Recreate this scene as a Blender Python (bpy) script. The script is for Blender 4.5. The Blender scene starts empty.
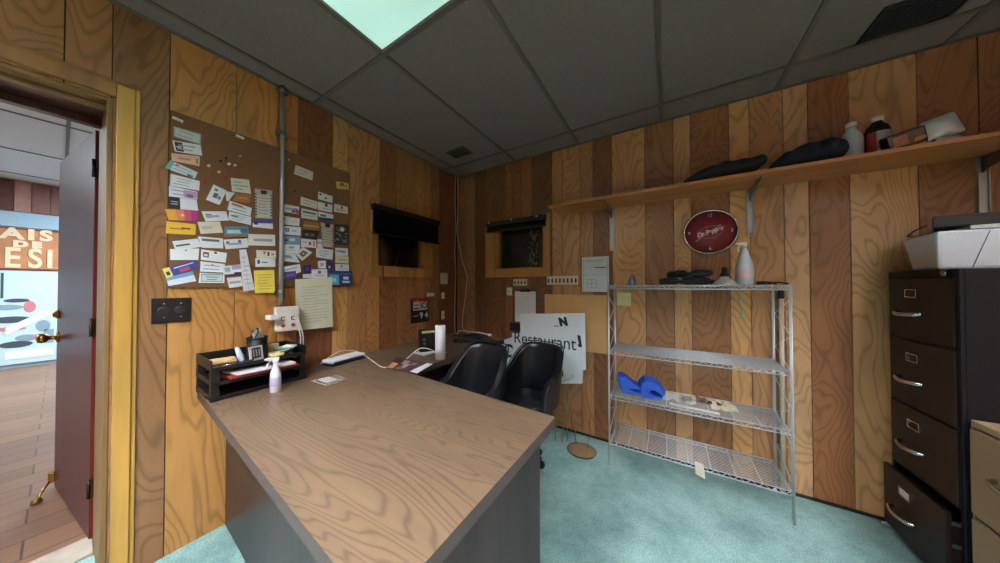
import bpy, bmesh, math, random
from mathutils import Vector, Matrix, noise as mnoise
random.seed(7)
S = bpy.context.scene
COL = S.collection
PI = math.pi
# ------------------------------------------------------------------ camera
FPX, PITCH, ROLL, YAW = 271.217, 0.0124942, -0.0017003, 0.5521283
CAM = Vector((1.99319, -2.31815, 1.25677))
H = 2.4583
_F = Vector((-math.sin(YAW)*math.cos(PITCH), math.cos(YAW)*math.cos(PITCH), math.sin(PITCH)))
_R0 = Vector((math.cos(YAW), math.sin(YAW), 0)); _U0 = _R0.cross(_F)
_R = math.cos(ROLL)*_R0 + math.sin(ROLL)*_U0
_U = -math.sin(ROLL)*_R0 + math.cos(ROLL)*_U0
cd = bpy.data.cameras.new('camera'); cam = bpy.data.objects.new('camera', cd); COL.objects.link(cam)
M = Matrix((( _R.x, _U.x, -_F.x, CAM.x), (_R.y, _U.y, -_F.y, CAM.y), (_R.z, _U.z, -_F.z, CAM.z), (0,0,0,1)))
cam.matrix_world = M
cd.sensor_width = 36; cd.lens = 36*FPX/1000; cd.clip_start = .02
S.camera = cam
def hit(px, py, ax, val):          # a measured photo point placed on a real plane of the room
    d = _F*FPX + _R*(px-500) + _U*(281.5-py)
    return CAM + d*((val-CAM[ax])/d[ax])
def Lw(px, py, x=0.): return hit(px, py, 0, x)
def Bw(px, py, y=0.): return hit(px, py, 1, y)
def Zp(px, py, z): return hit(px, py, 2, z)
# ------------------------------------------------------------------ materials
def lin(c):
    f = lambda v: (v/255/12.92) if v/255 <= .04045 else ((v/255+.055)/1.055)**2.4
    return (f(c[0]), f(c[1]), f(c[2]), 1)
_mc = {}
def N(nt, t, **k):
    n = nt.nodes.new(t)
    for a, v in k.items():
        if a in n.inputs: n.inputs[a].default_value = v
        else: setattr(n, a, v)
    return n
def mat(c, rough=.6, metal=0., var=.06, scale=30, coat=0., trans=0., emit=0., bump=0., alpha=1.):
    key = (tuple(c), rough, metal, var, scale, coat, trans, emit, bump, alpha)
    if key in _mc: return _mc[key]
    m = bpy.data.materials.new('surface_%d' % len(_mc)); m.use_nodes = True; nt = m.node_tree
    b = nt.nodes['Principled BSDF']; L = nt.links.new
    b.inputs['Roughness'].default_value = rough; b.inputs['Metallic'].default_value = metal
    b.inputs['Coat Weight'].default_value = coat; b.inputs['Transmission Weight'].default_value = trans
    b.inputs['Alpha'].default_value = alpha
    tc = N(nt, 'ShaderNodeTexCoord'); no = N(nt, 'ShaderNodeTexNoise', Scale=float(scale), Detail=3.)
    L(tc.outputs['Object'], no.inputs['Vector'])
    mr = N(nt, 'ShaderNodeMapRange'); mr.inputs['To Min'].default_value = 1-var; mr.inputs['To Max'].default_value = 1+var
    L(no.outputs[0], mr.inputs[0])
    mx = N(nt, 'ShaderNodeVectorMath', operation='SCALE'); mx.inputs[0].default_value = lin(c)[:3]
    L(mr.outputs[0], mx.inputs['Scale']); L(mx.outputs[0], b.inputs['Base Color'])
    if bump:
        bp = N(nt, 'ShaderNodeBump', Strength=bump, Distance=.004); L(no.outputs[0], bp.inputs['Height']); L(bp.outputs[0], b.inputs['Normal'])
    if emit:
        b.inputs['Emission Strength'].default_value = emit; L(mx.outputs[0], b.inputs['Emission Color'])
    _mc[key] = m
    return m
def woodmat(name, c0, c1, axis='x', su=9., sv=1.6, K=46., rough=.45, attr=False, fine=.12, coat=.0, lo=.72, coatr=.2):
    """contour-figured plywood or laminate; the grain runs along `axis`"""
    m = bpy.data.materials.new(name); m.use_nodes = True; nt = m.node_tree; L = nt.links.new
    b = nt.nodes['Principled BSDF']; b.inputs['Roughness'].default_value = rough; b.inputs['Coat Weight'].default_value = coat; b.inputs['Coat Roughness'].default_value = coatr
    geo = N(nt, 'ShaderNodeNewGeometry'); sep = N(nt, 'ShaderNodeSeparateXYZ'); L(geo.outputs['Position'], sep.inputs[0])
    cmb = N(nt, 'ShaderNodeCombineXYZ')
    if axis == 'z':
        ad = N(nt, 'ShaderNodeMath', operation='ADD'); L(sep.outputs[0], ad.inputs[0]); L(sep.outputs[1], ad.inputs[1])
        L(ad.outputs[0], cmb.inputs[0]); L(sep.outputs[2], cmb.inputs[1])
    elif axis == 'x':
        L(sep.outputs[1], cmb.inputs[0]); L(sep.outputs[0], cmb.inputs[1]); L(sep.outputs[2], cmb.inputs[2])
    else:
        L(sep.outputs[0], cmb.inputs[0]); L(sep.outputs[1], cmb.inputs[1]); L(sep.outputs[2], cmb.inputs[2])
    sc = N(nt, 'ShaderNodeVectorMath', operation='MULTIPLY'); sc.inputs[1].default_value = (su, sv, 1); L(cmb.outputs[0], sc.inputs[0])
    vec = sc.outputs[0]
    if attr:
        at = N(nt, 'ShaderNodeAttribute', attribute_name='seed'); ad2 = N(nt, 'ShaderNodeVectorMath', operation='ADD')
        sc2 = N(nt, 'ShaderNodeVectorMath', operation='SCALE'); sc2.inputs['Scale'].default_value = 37.; L(at.outputs['Color'], sc2.inputs[0])
        L(vec, ad2.inputs[0]); L(sc2.outputs[0], ad2.inputs[1]); vec = ad2.outputs[0]
    n1 = N(nt, 'ShaderNodeTexNoise', Scale=.42, Detail=3.2, Roughness=.40, Distortion=.5); L(vec, n1.inputs['Vector'])
    mu = N(nt, 'ShaderNodeMath', operation='MULTIPLY'); L(n1.outputs[0], mu.inputs[0]); mu.inputs[1].default_value = K
    si = N(nt, 'ShaderNodeMath', operation='SINE'); L(mu.outputs[0], si.inputs[0])
    mr = N(nt, 'ShaderNodeMapRange'); mr.inputs['From Min'].default_value = -1.; mr.inputs['From Max'].default_value = 1.; L(si.outputs[0], mr.inputs[0])
    pw = N(nt, 'ShaderNodeMath', operation='POWER'); L(mr.outputs[0], pw.inputs[0]); pw.inputs[1].default_value = 4.5
    # broad mottling
    n2 = N(nt, 'ShaderNodeTexNoise', Scale=1.3, Detail=4., Roughness=.55); L(vec, n2.inputs['Vector'])
    # fine pores stretched along the grain
    s3 = N(nt, 'ShaderNodeVectorMath', operation='MULTIPLY'); s3.inputs[1].default_value = (22., 4., 1); L(vec, s3.inputs[0])
    n3 = N(nt, 'ShaderNodeTexNoise', Scale=2.2, Detail=3.); L(s3.outputs[0], n3.inputs['Vector'])
    f1 = N(nt, 'ShaderNodeMapRange'); f1.inputs['To Min'].default_value = 1.03; f1.inputs['To Max'].default_value = lo; L(pw.outputs[0], f1.inputs[0])
    f2 = N(nt, 'ShaderNodeMapRange'); f2.inputs['From Min'].default_value = .25; f2.inputs['From Max'].default_value = .75
    f2.inputs['To Min'].default_value = .84; f2.inputs['To Max'].default_value = 1.16; L(n2.outputs[0], f2.inputs[0])
    f3 = N(nt, 'ShaderNodeMapRange'); f3.inputs['To Min'].default_value = 1-fine; f3.inputs['To Max'].default_value = 1+fine; L(n3.outputs[0], f3.inputs[0])
    a = N(nt, 'ShaderNodeMath', operation='MULTIPLY'); L(f1.outputs[0], a.inputs[0]); L(f2.outputs[0], a.inputs[1])
    a2 = N(nt, 'ShaderNodeMath', operation='MULTIPLY'); L(a.outputs[0], a2.inputs[0]); L(f3.outputs[0], a2.inputs[1])
    out = N(nt, 'ShaderNodeVectorMath', operation='SCALE')
    if attr:
        ta = N(nt, 'ShaderNodeAttribute', attribute_name='tone'); L(ta.outputs['Color'], out.inputs[0])
    else:
        mxc = N(nt, 'ShaderNodeMix', data_type='RGBA'); mxc.inputs[6].default_value = lin(c0); mxc.inputs[7].default_value = lin(c1)
        L(n1.outputs[0], mxc.inputs[0]); L(mxc.outputs[2], out.inputs[0])
    L(a2.outputs[0], out.inputs['Scale']); L(out.outputs[0], b.inputs['Base Color'])
    return m
# ------------------------------------------------------------------ mesh builder
ORG = {}
class MB:
    def __init__(s): s.v=[]; s.f=[]; s.m=[]; s.sm=[]; s.cd=[]; s.cur=None
    def add(s, vs, fs, m=0, smooth=False):
        o = len(s.v); s.v += [Vector(p) for p in vs]
        for f in fs: s.f.append([o+i for i in f]); s.m.append(m); s.sm.append(smooth); s.cd.append(s.cur)
        return s
    def hexa(s, p, m=0):   # p: 4 bottom then 4 top, same winding (bottom ccw seen from top)
        return s.add(p, [(3,2,1,0),(4,5,6,7),(0,1,5,4),(1,2,6,5),(2,3,7,6),(3,0,4,7)], m)
    def box(s, x0,x1,y0,y1,z0,z1, m=0):
        return s.hexa([(x0,y0,z0),(x1,y0,z0),(x1,y1,z0),(x0,y1,z0),(x0,y0,z1),(x1,y0,z1),(x1,y1,z1),(x0,y1,z1)], m)
    def slab(s, quad, vec, m=0):  # quad + thickness vector
        q=[Vector(p) for p in quad]; v=Vector(vec); return s.hexa(q+[p+v for p in q], m)
    def prism(s, poly, vec, m=0):
        n=len(poly); q=[Vector(p) for p in poly]; v=Vector(vec)
        return s.add(q+[p+v for p in q], [tuple(range(n))[::-1], tuple(range(n,2*n))]+[(i,(i+1)%n,n+(i+1)%n,n+i) for i in range(n)], m)
    def quad(s, q, m=0): return s.add(q, [(0,1,2,3)], m)
    def obox(s, c, sx, sy, sz, rz=0, m=0, R=None):
        R = R or Matrix.Rotation(rz,3,'Z'); c=Vector(c)
        ps=[(-sx,-sy,-sz),(sx,-sy,-sz),(sx,sy,-sz),(-sx,sy,-sz),(-sx,-sy,sz),(sx,-sy,sz),(sx,sy,sz),(-sx,sy,sz)]
        return s.hexa([c+R@(Vector(p)*.5) for p in ps], m)
    def tube(s, pts, r, n=8, m=0, closed=False, ry=None, wob=0., seed=0):
        pts=[Vector(p) for p in pts]; K=len(pts); rr = r if isinstance(r,(list,tuple)) else [r]*K
        t0=(pts[1]-pts[0]).normalized(); up=Vector((0,0,1)) if abs(t0.z)<.9 else Vector((1,0,0))
        side=t0.cross(up).normalized(); o=[]
        for k,p in enumerate(pts):
            if closed: t=(pts[(k+1)%K]-pts[k-1]).normalized()
            else: t=(pts[min(k+1,K-1)]-pts[max(k-1,0)]).normalized()
            side=(side-t*side.dot(t)).normalized(); nn=side.cross(t).normalized()
            for j in range(n):
                a=2*PI*j/n; w=1+wob*mnoise.noise(Vector((k*.9+seed*7.1, math.cos(a)*1.3, math.sin(a)*1.3)))*2
                o.append(p+side*math.cos(a)*rr[k]*w+nn*math.sin(a)*rr[k]*w*(ry or 1))
        fs=[]
        for k in range(K if closed else K-1):
            for j in range(n):
                a=k*n+j; b=k*n+(j+1)%n; c=((k+1)%K)*n+(j+1)%n; d=((k+1)%K)*n+j; fs.append((a,b,c,d))
        s.add(o, fs, m, True)
        if not closed:
            B=len(s.v)-len(o); s.f.append([B+j for j in range(n)][::-1]); s.f.append([B+(K-1)*n+j for j in range(n)])
            s.m+=[m,m]; s.sm+=[False,False]; s.cd+=[s.cur,s.cur]
        return s
    def lathe(s, prof, c=(0,0,0), n=24, m=0, R=None, sx=1., sy=1., mats=None, smooth=True):
        c=Vector(c); R=R or Matrix.Identity(3); K=len(prof)
        o=[c+R@Vector((r*math.cos(2*PI*j/n)*sx, r*math.sin(2*PI*j/n)*sy, z)) for r,z in prof for j in range(n)]
        B=len(s.v); s.v+=o
        for k in range(K-1):
            mm = mats[k] if mats else m
            for j in range(n):
                s.f.append([B+k*n+j,B+k*n+(j+1)%n,B+(k+1)*n+(j+1)%n,B+(k+1)*n+j]); s.m.append(mm); s.sm.append(smooth); s.cd.append(s.cur)
        if prof[0][0]>1e-6: s.f.append([B+j for j in range(n)][::-1]); s.m.append(mats[0] if mats else m); s.sm.append(False); s.cd.append(s.cur)
        if prof[-1][0]>1e-6: s.f.append([B+(K-1)*n+j for j in range(n)]); s.m.append(mats[-1] if mats else m); s.sm.append(False); s.cd.append(s.cur)
        return s
    def build(s, name, mats, parent=None, bevel=0., sub=0, local=False, recalc=True):
        if not isinstance(mats,(list,tuple)): mats=[mats]
        me=bpy.data.meshes.new(name)
        if parent is not None: org = Vector((0,0,0)) if local else ORG[parent.name]
        else:
            lo=Vector((min(p[i] for p in s.v) for i in range(3))); hi=Vector((max(p[i] for p in s.v) for i in range(3)))
            org=Vector(((lo.x+hi.x)/2,(lo.y+hi.y)/2,lo.z))
        me.from_pydata([tuple(p-org) for p in s.v], [], s.f)
        for mm in mats: me.materials.append(mm)
        me.polygons.foreach_set('material_index', s.m); me.polygons.foreach_set('use_smooth', s.sm)
        if any(c is not None for c in s.cd):
            ta=me.attributes.new('tone','FLOAT_COLOR','CORNER'); sa=me.attributes.new('seed','FLOAT_COLOR','CORNER')
            for p in me.polygons:
                c,sd = s.cd[p.index] or ((.3,.2,.1,1),(0,0,0,1))
                for li in p.loop_indices: ta.data[li].color=c; sa.data[li].color=sd
        if recalc:
            bm=bmesh.new(); bm.from_mesh(me); bmesh.ops.recalc_face_normals(bm, faces=bm.faces); bm.to_mesh(me); bm.free()
        ob=bpy.data.objects.new(name, me); COL.objects.link(ob)
        if parent is not None: ob.parent=parent; ORG[ob.name]=org
        else: ob.location=org; ORG[ob.name]=org
        if bevel:
            bv=ob.modifiers.new('bevel','BEVEL'); bv.width=bevel; bv.segments=2; bv.limit_method='ANGLE'; bv.angle_limit=.7
        if sub:
            sb=ob.modifiers.new('sub','SUBSURF'); sb.levels=sub; sb.render_levels=sub
        return ob
def tag(o, label, cat, group=None, kind=None):
    o['label']=label; o['category']=cat
    if group: o['group']=group
    if kind: o['kind']=kind
    return o
def thing(name, loc, label, cat, group=None, rz=0.):
    o=bpy.data.objects.new(name,None); COL.objects.link(o); o.location=loc; o.rotation_euler=(0,0,rz); o.empty_display_size=.05
    ORG[o.name]=Vector(loc); return tag(o,label,cat,group)
def structure(o): o['kind']='structure'; return o
def text(s, size, m, parent, pos, rot, name='lettering', extr=.0006, align='CENTER', sx=1., shear=0., bold=0.):
    c=bpy.data.curves.new(name,'FONT'); c.body=s; c.size=size; c.extrude=extr; c.align_x=align; c.align_y='CENTER'; c.shear=shear; c.offset=bold
    o=bpy.data.objects.new(name,c); COL.objects.link(o)
    dg=bpy.context.evaluated_depsgraph_get(); me=bpy.data.meshes.new_from_object(o.evaluated_get(dg))
    bpy.data.objects.remove(o); bpy.data.curves.remove(c)
    T=Matrix.Translation(Vector(pos)-ORG[parent.name])@rot.to_4x4()@Matrix.Diagonal((sx,1,1,1))
    me.transform(T); me.materials.clear(); me.materials.append(m)
    ob=bpy.data.objects.new(name,me); COL.objects.link(ob); ob.parent=parent; ORG[ob.name]=ORG[parent.name]
    return ob
RB = Matrix.Rotation(PI/2,3,'X')                                  # reads along +x, faces -y
RL = Matrix.Rotation(PI/2,3,'Z')@Matrix.Rotation(PI/2,3,'X')       # reads along +y, faces +x
WHITE=mat((225,226,224),.5); BLACK=mat((20,20,23),.45); CHROME=mat((190,192,195),.22,1.,.04); STEEL=mat((150,152,155),.35,1.,.08)
OFFW=mat((214,210,196),.6)
# ------------------------------------------------------------------ setting: paneled walls
PANEL = woodmat('wood_paneling', None, None, 'z', su=6.5, sv=2.1, K=190., rough=.38, attr=True, lo=.70, fine=.08, coat=.15, coatr=.35)
GROOVE = mat((26,17,11),.9)
TL_=(198,154,98); TM=(172,124,72); TD=(138,92,52); TR_=(126,76,42); TG=(205,160,92)
def planks(mb, edges, place, openings, zt):
    """edges: list of (u, tone); each plank is a thin board up to the next edge, cut round the openings"""
    rr=random.Random(11)
    for i in range(len(edges)-1):
        a,tone=edges[i]; b=edges[i+1][0]
        v=rr.uniform(.94,1.06)*.92; g_=sum(tone)/3; tone=tuple(g_+(k-g_)*.94 for k in tone); c=lin(tone); c=(c[0]*1.06,c[1]*.965,c[2]*.98,1); mb.cur=((c[0]*v,c[1]*v,c[2]*v,1),(rr.random(),rr.random(),rr.random(),1))
        a2,b2=a+.0018,b-.0018
        cuts=sorted(set([a2,b2]+[u for o in openings for u in (o[0],o[1]) if a2<u<b2]))
        for u0,u1 in zip(cuts,cuts[1:]):
            um=(u0+u1)/2; segs=[(0,zt)]
            for o in openings:
                if o[0]<um<o[1]:
                    ns=[]
                    for z0,z1 in segs:
                        if o[2]>z0: ns.append((z0,min(z1,o[2])))
                        if o[3]<z1: ns.append((max(z0,o[3]),z1))
                    segs=ns
            for z0,z1 in segs:
                if z1-z0>.002: place(mb,u0,u1,z0,z1)
    mb.cur=None
DOOR=(-3.07,-2.205,0,2.05); WL=(-.976,-.453,1.405,1.86); WB=(.518,1.037,1.41,1.86)
# left wall (x<=0)
mb=MB(); gL=[(-5.2,TM),(-4.9,TD),(-4.6,TM),(-4.2,TL_),(-3.9,TD),(-3.5,TM),(-3.2,TL_),(-2.87,TD),(-2.59,TM)]
for px,t in ((62.5,TM),(111,(150,108,66)),(169,(190,138,72)),(236,(186,132,66)),(278,(182,126,64)),(298,(132,82,44)),(333,TG),(348,(184,138,80)),(367,(180,132,76)),(380,(150,100,56)),(397,(168,120,68)),(417,(176,128,72)),(424,TM),(431,(150,104,60)),(439.5,(118,70,40))):
    gL.append((Lw(px,150).y,t))
gL.append((-.006,TD))
planks(mb,gL,lambda m,a,b,z0,z1: m.box(-.008,0,a,b,z0,z1,0),[DOOR,WL],H)
def backing(mb, ua, ub, ops, f):
    us=sorted({ua,ub}|{o[0] for o in ops}|{o[1] for o in ops})
    for u0,u1 in zip(us,us[1:]):
        um=(u0+u1)/2; segs=[(0,H)]
        for o in ops:
            if o[0]<um<o[1]: segs=[s for s in ((0,o[2]),(o[3],H)) if s[1]-s[0]>.01]
        for z0,z1 in segs: f(mb,u0,u1,z0,z1)
backing(mb,-5.2,0.12,[DOOR,WL],lambda m,a,b,z0,z1: m.box(-.40,-.008,a,b,z0,z1,1))
mb.box(-.40,-.36,WL[0],WL[1],WL[2],WL[3],2)
structure(mb.build('wall_left',[PANEL,GROOVE,mat((70,34,24),.5)]))
# back wall (y>=0)
mb=MB(); gB=[(0.006,(150,110,70))]
for px,t in ((459,(140,100,62)),(467,(150,112,74)),(475,(112,76,46)),(487,(120,82,48)),(505,(146,100,60)),(512,(140,88,50)),(521,(150,98,56)),(531.5,(112,78,46)),(552,(176,130,78)),(562.5,(186,142,88)),(580,(166,122,76)),(593,(126,82,50)),(612,(192,148,94)),(645,(158,114,72)),(673.5,(202,160,106)),(691,(156,108,64)),(729.5,(206,160,96)),(750,(184,138,88)),(784,(200,158,108)),(809,(146,96,56)),(850,(196,152,98)),(919,(150,100,60)),(981,(140,92,54))):
    gB.append((Bw(px,200).x,t))
gB+= [(3.6,TM),(3.9,TD),(4.2,TM)]
planks(mb,gB,lambda m,a,b,z0,z1: m.box(a,b,0,.008,z0,z1,0),[WB],H)
backing(mb,0,4.2,[WB],lambda m,a,b,z0,z1: m.box(a,b,.008,.12,z0,z1,1))
mb.box(WB[0]-.02,WB[1]+.02,.36,.40,WB[2]-.02,WB[3]+.02,2); mb.box(WB[0]-.06,WB[0],.12,.40,WB[2]-.04,WB[3]+.04,1); mb.box(WB[1],WB[1]+.06,.12,.40,WB[2]-.04,WB[3]+.04,1)
mb.box(WB[0],WB[1],.12,.40,WB[2]-.06,WB[2],1); mb.box(WB[0],WB[1],.12,.40,WB[3],WB[3]+.06,1)
structure(mb.build('wall_back',[PANEL,GROOVE,mat((46,26,18),.5)]))
for nm,a in (('wall_right',0),('wall_front',1)):
    mb=MB(); g=[(-5.2+.31*i if a==0 else .31*i,random.choice([TL_,TM,TD,TM])) for i in range(18 if a==0 else 15)]
    g=[e for e in g if e[0]<(0 if a==0 else 4.2)]+[((0 if a==0 else 4.2),TM)]
    if a==0: planks(mb,g,lambda m,p,q,z0,z1: m.box(4.2,4.208,p,q,z0,z1,0),[],H); mb.box(4.208,4.3,-5.2,.12,0,H,1)
    else: planks(mb,g,lambda m,p,q,z0,z1: m.box(p,q,-5.208,-5.2,z0,z1,0),[],H); mb.box(-.4,4.3,-5.3,-5.208,0,H,1)
    structure(mb.build(nm,[PANEL,GROOVE]))
# carpet
m=bpy.data.materials.new('carpet'); m.use_nodes=True; nt=m.node_tree; L=nt.links.new; b=nt.nodes['Principled BSDF']; b.inputs['Roughness'].default_value=.95
geo=N(nt,'ShaderNodeNewGeometry'); n1=N(nt,'ShaderNodeTexNoise',Scale=160.,Detail=3.); n2=N(nt,'ShaderNodeTexNoise',Scale=2.6,Detail=5.,Roughness=.6); n4=N(nt,'ShaderNodeTexNoise',Scale=26.,Detail=2.)
for n in (n1,n2,n4): L(geo.outputs['Position'],n.inputs['Vector'])
cr=N(nt,'ShaderNodeValToRGB'); cr.color_ramp.elements[0].position=.3; cr.color_ramp.elements[0].color=lin((102,138,134)); cr.color_ramp.elements[1].position=.7; cr.color_ramp.elements[1].color=lin((152,186,179)); L(n2.outputs[0],cr.inputs[0])
f=N(nt,'ShaderNodeMapRange'); f.inputs['From Min'].default_value=.3; f.inputs['From Max'].default_value=.7; f.inputs['To Min'].default_value=.68; f.inputs['To Max'].default_value=1.3; L(n1.outputs[0],f.inputs[0])
f4=N(nt,'ShaderNodeMapRange'); f4.inputs['To Min'].default_value=.8; f4.inputs['To Max'].default_value=1.2; L(n4.outputs[0],f4.inputs[0])
mm=N(nt,'ShaderNodeMath',operation='MULTIPLY'); L(f.outputs[0],mm.inputs[0]); L(f4.outputs[0],mm.inputs[1])
sc=N(nt,'ShaderNodeVectorMath',operation='SCALE'); L(cr.outputs[0],sc.inputs[0]); L(mm.outputs[0],sc.inputs['Scale']); L(sc.outputs[0],b.inputs['Base Color'])
bp=N(nt,'ShaderNodeBump',Strength=.5,Distance=.004); L(n1.outputs[0],bp.inputs['Height']); L(bp.outputs[0],b.inputs['Normal'])
structure(MB().box(-.30,4.3,-5.3,.12,-.05,0).build('floor',[m]))
structure(MB().box(0,4.2,-.012,0,0,.014).build('baseboard_back',mat((22,20,20),.6)))
# ceiling: tiles and grid
ct=mat((114,102,97),.95,var=.16,scale=55,bump=.5)
LX0,LX1,LY0,LY1=.7471,1.3567,-2.666,-1.447
GX=[.1379+.6096*i for i in range(7)]; GY=[-.2275-1.2192*j for j in range(5)]
mb=MB(); vents=[(.28,.50,-.475,-.335),(2.72,3.07,-.54,-.35)]
xs=[0]+GX+[4.2]; ys=[0]+GY+[-5.2]
LP=[(1,1),(3,3),(5,2),(1,3)]   # lit cells (column, row), most of them added lamps
for i in range(len(xs)-1):
    for j in range(len(ys)-1):
        if (i,j) in [(a+1,b+1-0) for a,b in []]: continue
        x0,x1,y1,y0=xs[i],xs[i+1],ys[j],ys[j+1]
        if abs(x0-LX0)<.01 and abs(y1-LY1)<.01: continue
        if (i,j) in ((4,3),(2,3),(6,2),(6,3)): continue
        mb.box(x0,x1,y0,y1,H,H+.02)
mb.box(-.4,4.3,-5.3,.4,H+.16,H+.20)
structure(mb.build('ceiling',[ct]))
mb=MB()
for x in GX: mb.box(x-.012,x+.012,-5.2,0,H-.006,H+.004)
for y in GY: mb.box(0,4.2,y-.012,y+.012,H-.0065,H+.004)
structure(mb.build('trim_1',mat((88,77,69),.6)))
mb=MB(); mb.box(0,.022,-5.2,0,H-.004,H+.002); mb.box(0,4.2,-.022,0,H-.0045,H+.002)
structure(mb.build('trim_2',mat((92,84,77),.7)))
# light panels
def light_panel(x0,x1,y0,y1,label,em,col):
    r=thing('ceiling_light_panel',((x0+x1)/2,(y0+y1)/2,H),label,'ceiling light','recessed ceiling light panels')
    m=MB(); w=.022
    for a in ((x0+.012,x0+w,y0+.012,y1-.012),(x1-w,x1-.012,y0+.012,y1-.012),(x0+w,x1-w,y0+.012,y0+w),(x0+w,x1-w,y1-w,y1-.012)): m.box(*a,H-.006,H+.10)
    m.box(x0+.012,x1-.012,y0+.012,y1-.012,H+.10,H+.11)
    m.build('frame',mat((120,116,110),.6),r)
    dm=bpy.data.materials.new('prismatic_diffuser'); dm.use_nodes=True; nt=dm.node_tree; b=nt.nodes['Principled BSDF']; L=nt.links.new
    b.inputs['Base Color'].default_value=lin((200,220,214)); b.inputs['Roughness'].default_value=.5
    geo=N(nt,'ShaderNodeNewGeometry'); vo=N(nt,'ShaderNodeTexVoronoi',Scale=110.); L(geo.outputs['Position'],vo.inputs['Vector'])
    no=N(nt,'ShaderNodeTexNoise',Scale=2.4,Detail=1.); L(geo.outputs['Position'],no.inputs['Vector'])
    f=N(nt,'ShaderNodeMapRange'); f.inputs['To Max'].default_value=.8; f.inputs['To Min'].default_value=1.06; L(vo.outputs[0],f.inputs[0])
    f2=N(nt,'ShaderNodeMapRange'); f2.inputs['From Min'].default_value=.3; f2.inputs['From Max'].default_value=.7; f2.inputs['To Min'].default_value=em*.86; f2.inputs['To Max'].default_value=em*1.2; L(no.outputs[0],f2.inputs[0])
    mu=N(nt,'ShaderNodeMath',operation='MULTIPLY'); L(f.outputs[0],mu.inputs[0]); L(f2.outputs[0],mu.inputs[1])
    b.inputs['Emission Color'].default_value=lin(col); L(mu.outputs[0],b.inputs['Emission Strength'])
    zz=H-.002 if em<2 else H+.050
    MB().box(x0+w,x1-w,y0+w,y1-w,zz,zz+.008).build('diffuser',dm,r)
    if em>2:
        m=MB(); nx=5; ny=10
        for i in range(1,nx): x=x0+(x1-x0)*i/nx; m.box(x-.0015,x+.0015,y0+w,y1-w,H-.004,H+.046)
        for j in range(1,ny): y=y0+(y1-y0)*j/ny; m.box(x0+w,x1-w,y-.0015,y+.0015,H-.0035,H+.0455)
        m.build('added_louvre_grid',mat((90,90,92),.5),r)  # blades added to keep the added panels' light off the upper walls
VIS_EM=.71; OFF_EM=88.0
light_panel(LX0,LX1,LY0,LY1,'greenish lit fluorescent ceiling panel cut by the top edge of the photo, nearest the pinned board',VIS_EM,(172,222,208))
for k,(i,j,lb,em_) in enumerate([(4,3,'added light panel behind the camera, in the middle of the ceiling',62.),(2,3,'added light panel in line behind the greenish one, toward the rear wall',96.),(6,2,'added light panel at the right end of the office ceiling',66.)]):
    x0,x1,y1,y0=xs[i],xs[i+1],ys[j],ys[j+1]
    light_panel(x0,x1,y0,y1,lb,em_,(244,247,255))  # unseen panels added to light the room, which the greenish one leaves dim
# the cell (6,3) stays a plain tile
structure(MB().box(xs[6],xs[7],ys[4],ys[3],H,H+.02).build('trim_3',ct))
# ceiling registers
def register(x0,x1,y0,y1,label,col,n,blades_x):
    r=thing('ceiling_vent',((x0+x1)/2,(y0+y1)/2,H),label,'ceiling vent'); m=MB(); w=.014
    for a in ((x0,x0+w,y0,y1),(x1-w,x1,y0,y1),(x0+w,x1-w,y0,y0+w),(x0+w,x1-w,y1-w,y1)): m.box(*a,H-.010,H)
    m.build('frame',mat(col,.5),r,bevel=.002)
    MB().box(x0+w,x1-w,y0+w,y1-w,H-.002,H).build('duct_opening',mat((10,10,10),.9),r)
    m=MB()
    for i in range(n):
        y=y0+w+(i+.5)*(y1-y0-2*w)/n; m.obox(((x0+x1)/2,y,H-.006),x1-x0-2*w,.010,.0016,R=Matrix.Rotation(.7,3,'X'))
    m.build('louvre',mat(col,.5),r)
a=Zp(449,155,H); c=Zp(481,152,H)
register(.30,.50,-.50,-.36,'small square brown vent in the ceiling near the corner of the room',(78,68,58),7,True)
a=Zp(856,40,H); b_=Zp(874,12,H); c=Zp(961,6,H)
register(a.x+.01,c.x+.0,b_.y-.01,a.y+.03,'large black louvred vent in the ceiling above the wall shelf',(26,26,30),11,True)
# ------------------------------------------------------------------ doorway and hall
OCH=woodmat('ochre_casing',(188,138,58),(206,160,80),'z',su=14,sv=1.2,K=16.,rough=.4,lo=.82,fine=.06,coat=.2)
OCHX=woodmat('ochre_head',(150,100,48),(168,118,60),'x',su=14,sv=1.2,K=16.,rough=.4,lo=.82,fine=.06,coat=.2)
TANJ=woodmat('tan_jamb',(122,90,50),(140,104,60),'z',su=12,sv=1.2,K=16.,rough=.5,lo=.85)
MAR=mat((58,20,18),.35,var=.15,scale=12,coat=.3)
mb=MB()
mb.box(0,.017,-2.199,-2.152,0,2.112,0); mb.box(0,.009,-2.152,-2.138,0,2.128,0)       # right casing
mb.box(0,.017,-3.14,-3.076,0,2.112,0)
mb.box(0,.0165,-3.076,-2.199,2.056,2.112,1); mb.box(0,.009,-3.15,-2.138,2.112,2.128,1)
mb.box(-.40,-.004,-2.222,-2.205,0,2.05,2); mb.box(-.40,-.004,-3.07,-3.053,0,2.05,2)
mb.box(-.40,-.06,-3.053,-2.222,2.034,2.05,3); mb.box(-.06,-.004,-3.053,-2.222,2.034,2.05,2)
mb.box(-.10,-.06,-3.053,-2.222,2.020,2.034,2)
mb.box(-.30,-.26,-3.053,-2.222,2.000,2.034,3)
structure(mb.build('trim_4',[OCH,OCHX,TANJ,MAR],bevel=.003))
mb=MB(); q=[(-.30,-2.222,.0),(-.30,-3.053,.0),(-.46,-3.053,.0),(-.46,-2.222,.0)]
mb.slab(q,(0,0,.014)); structure(mb.build('trim_5',mat((176,166,150),.7,var=.25,scale=14),bevel=.004))
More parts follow.
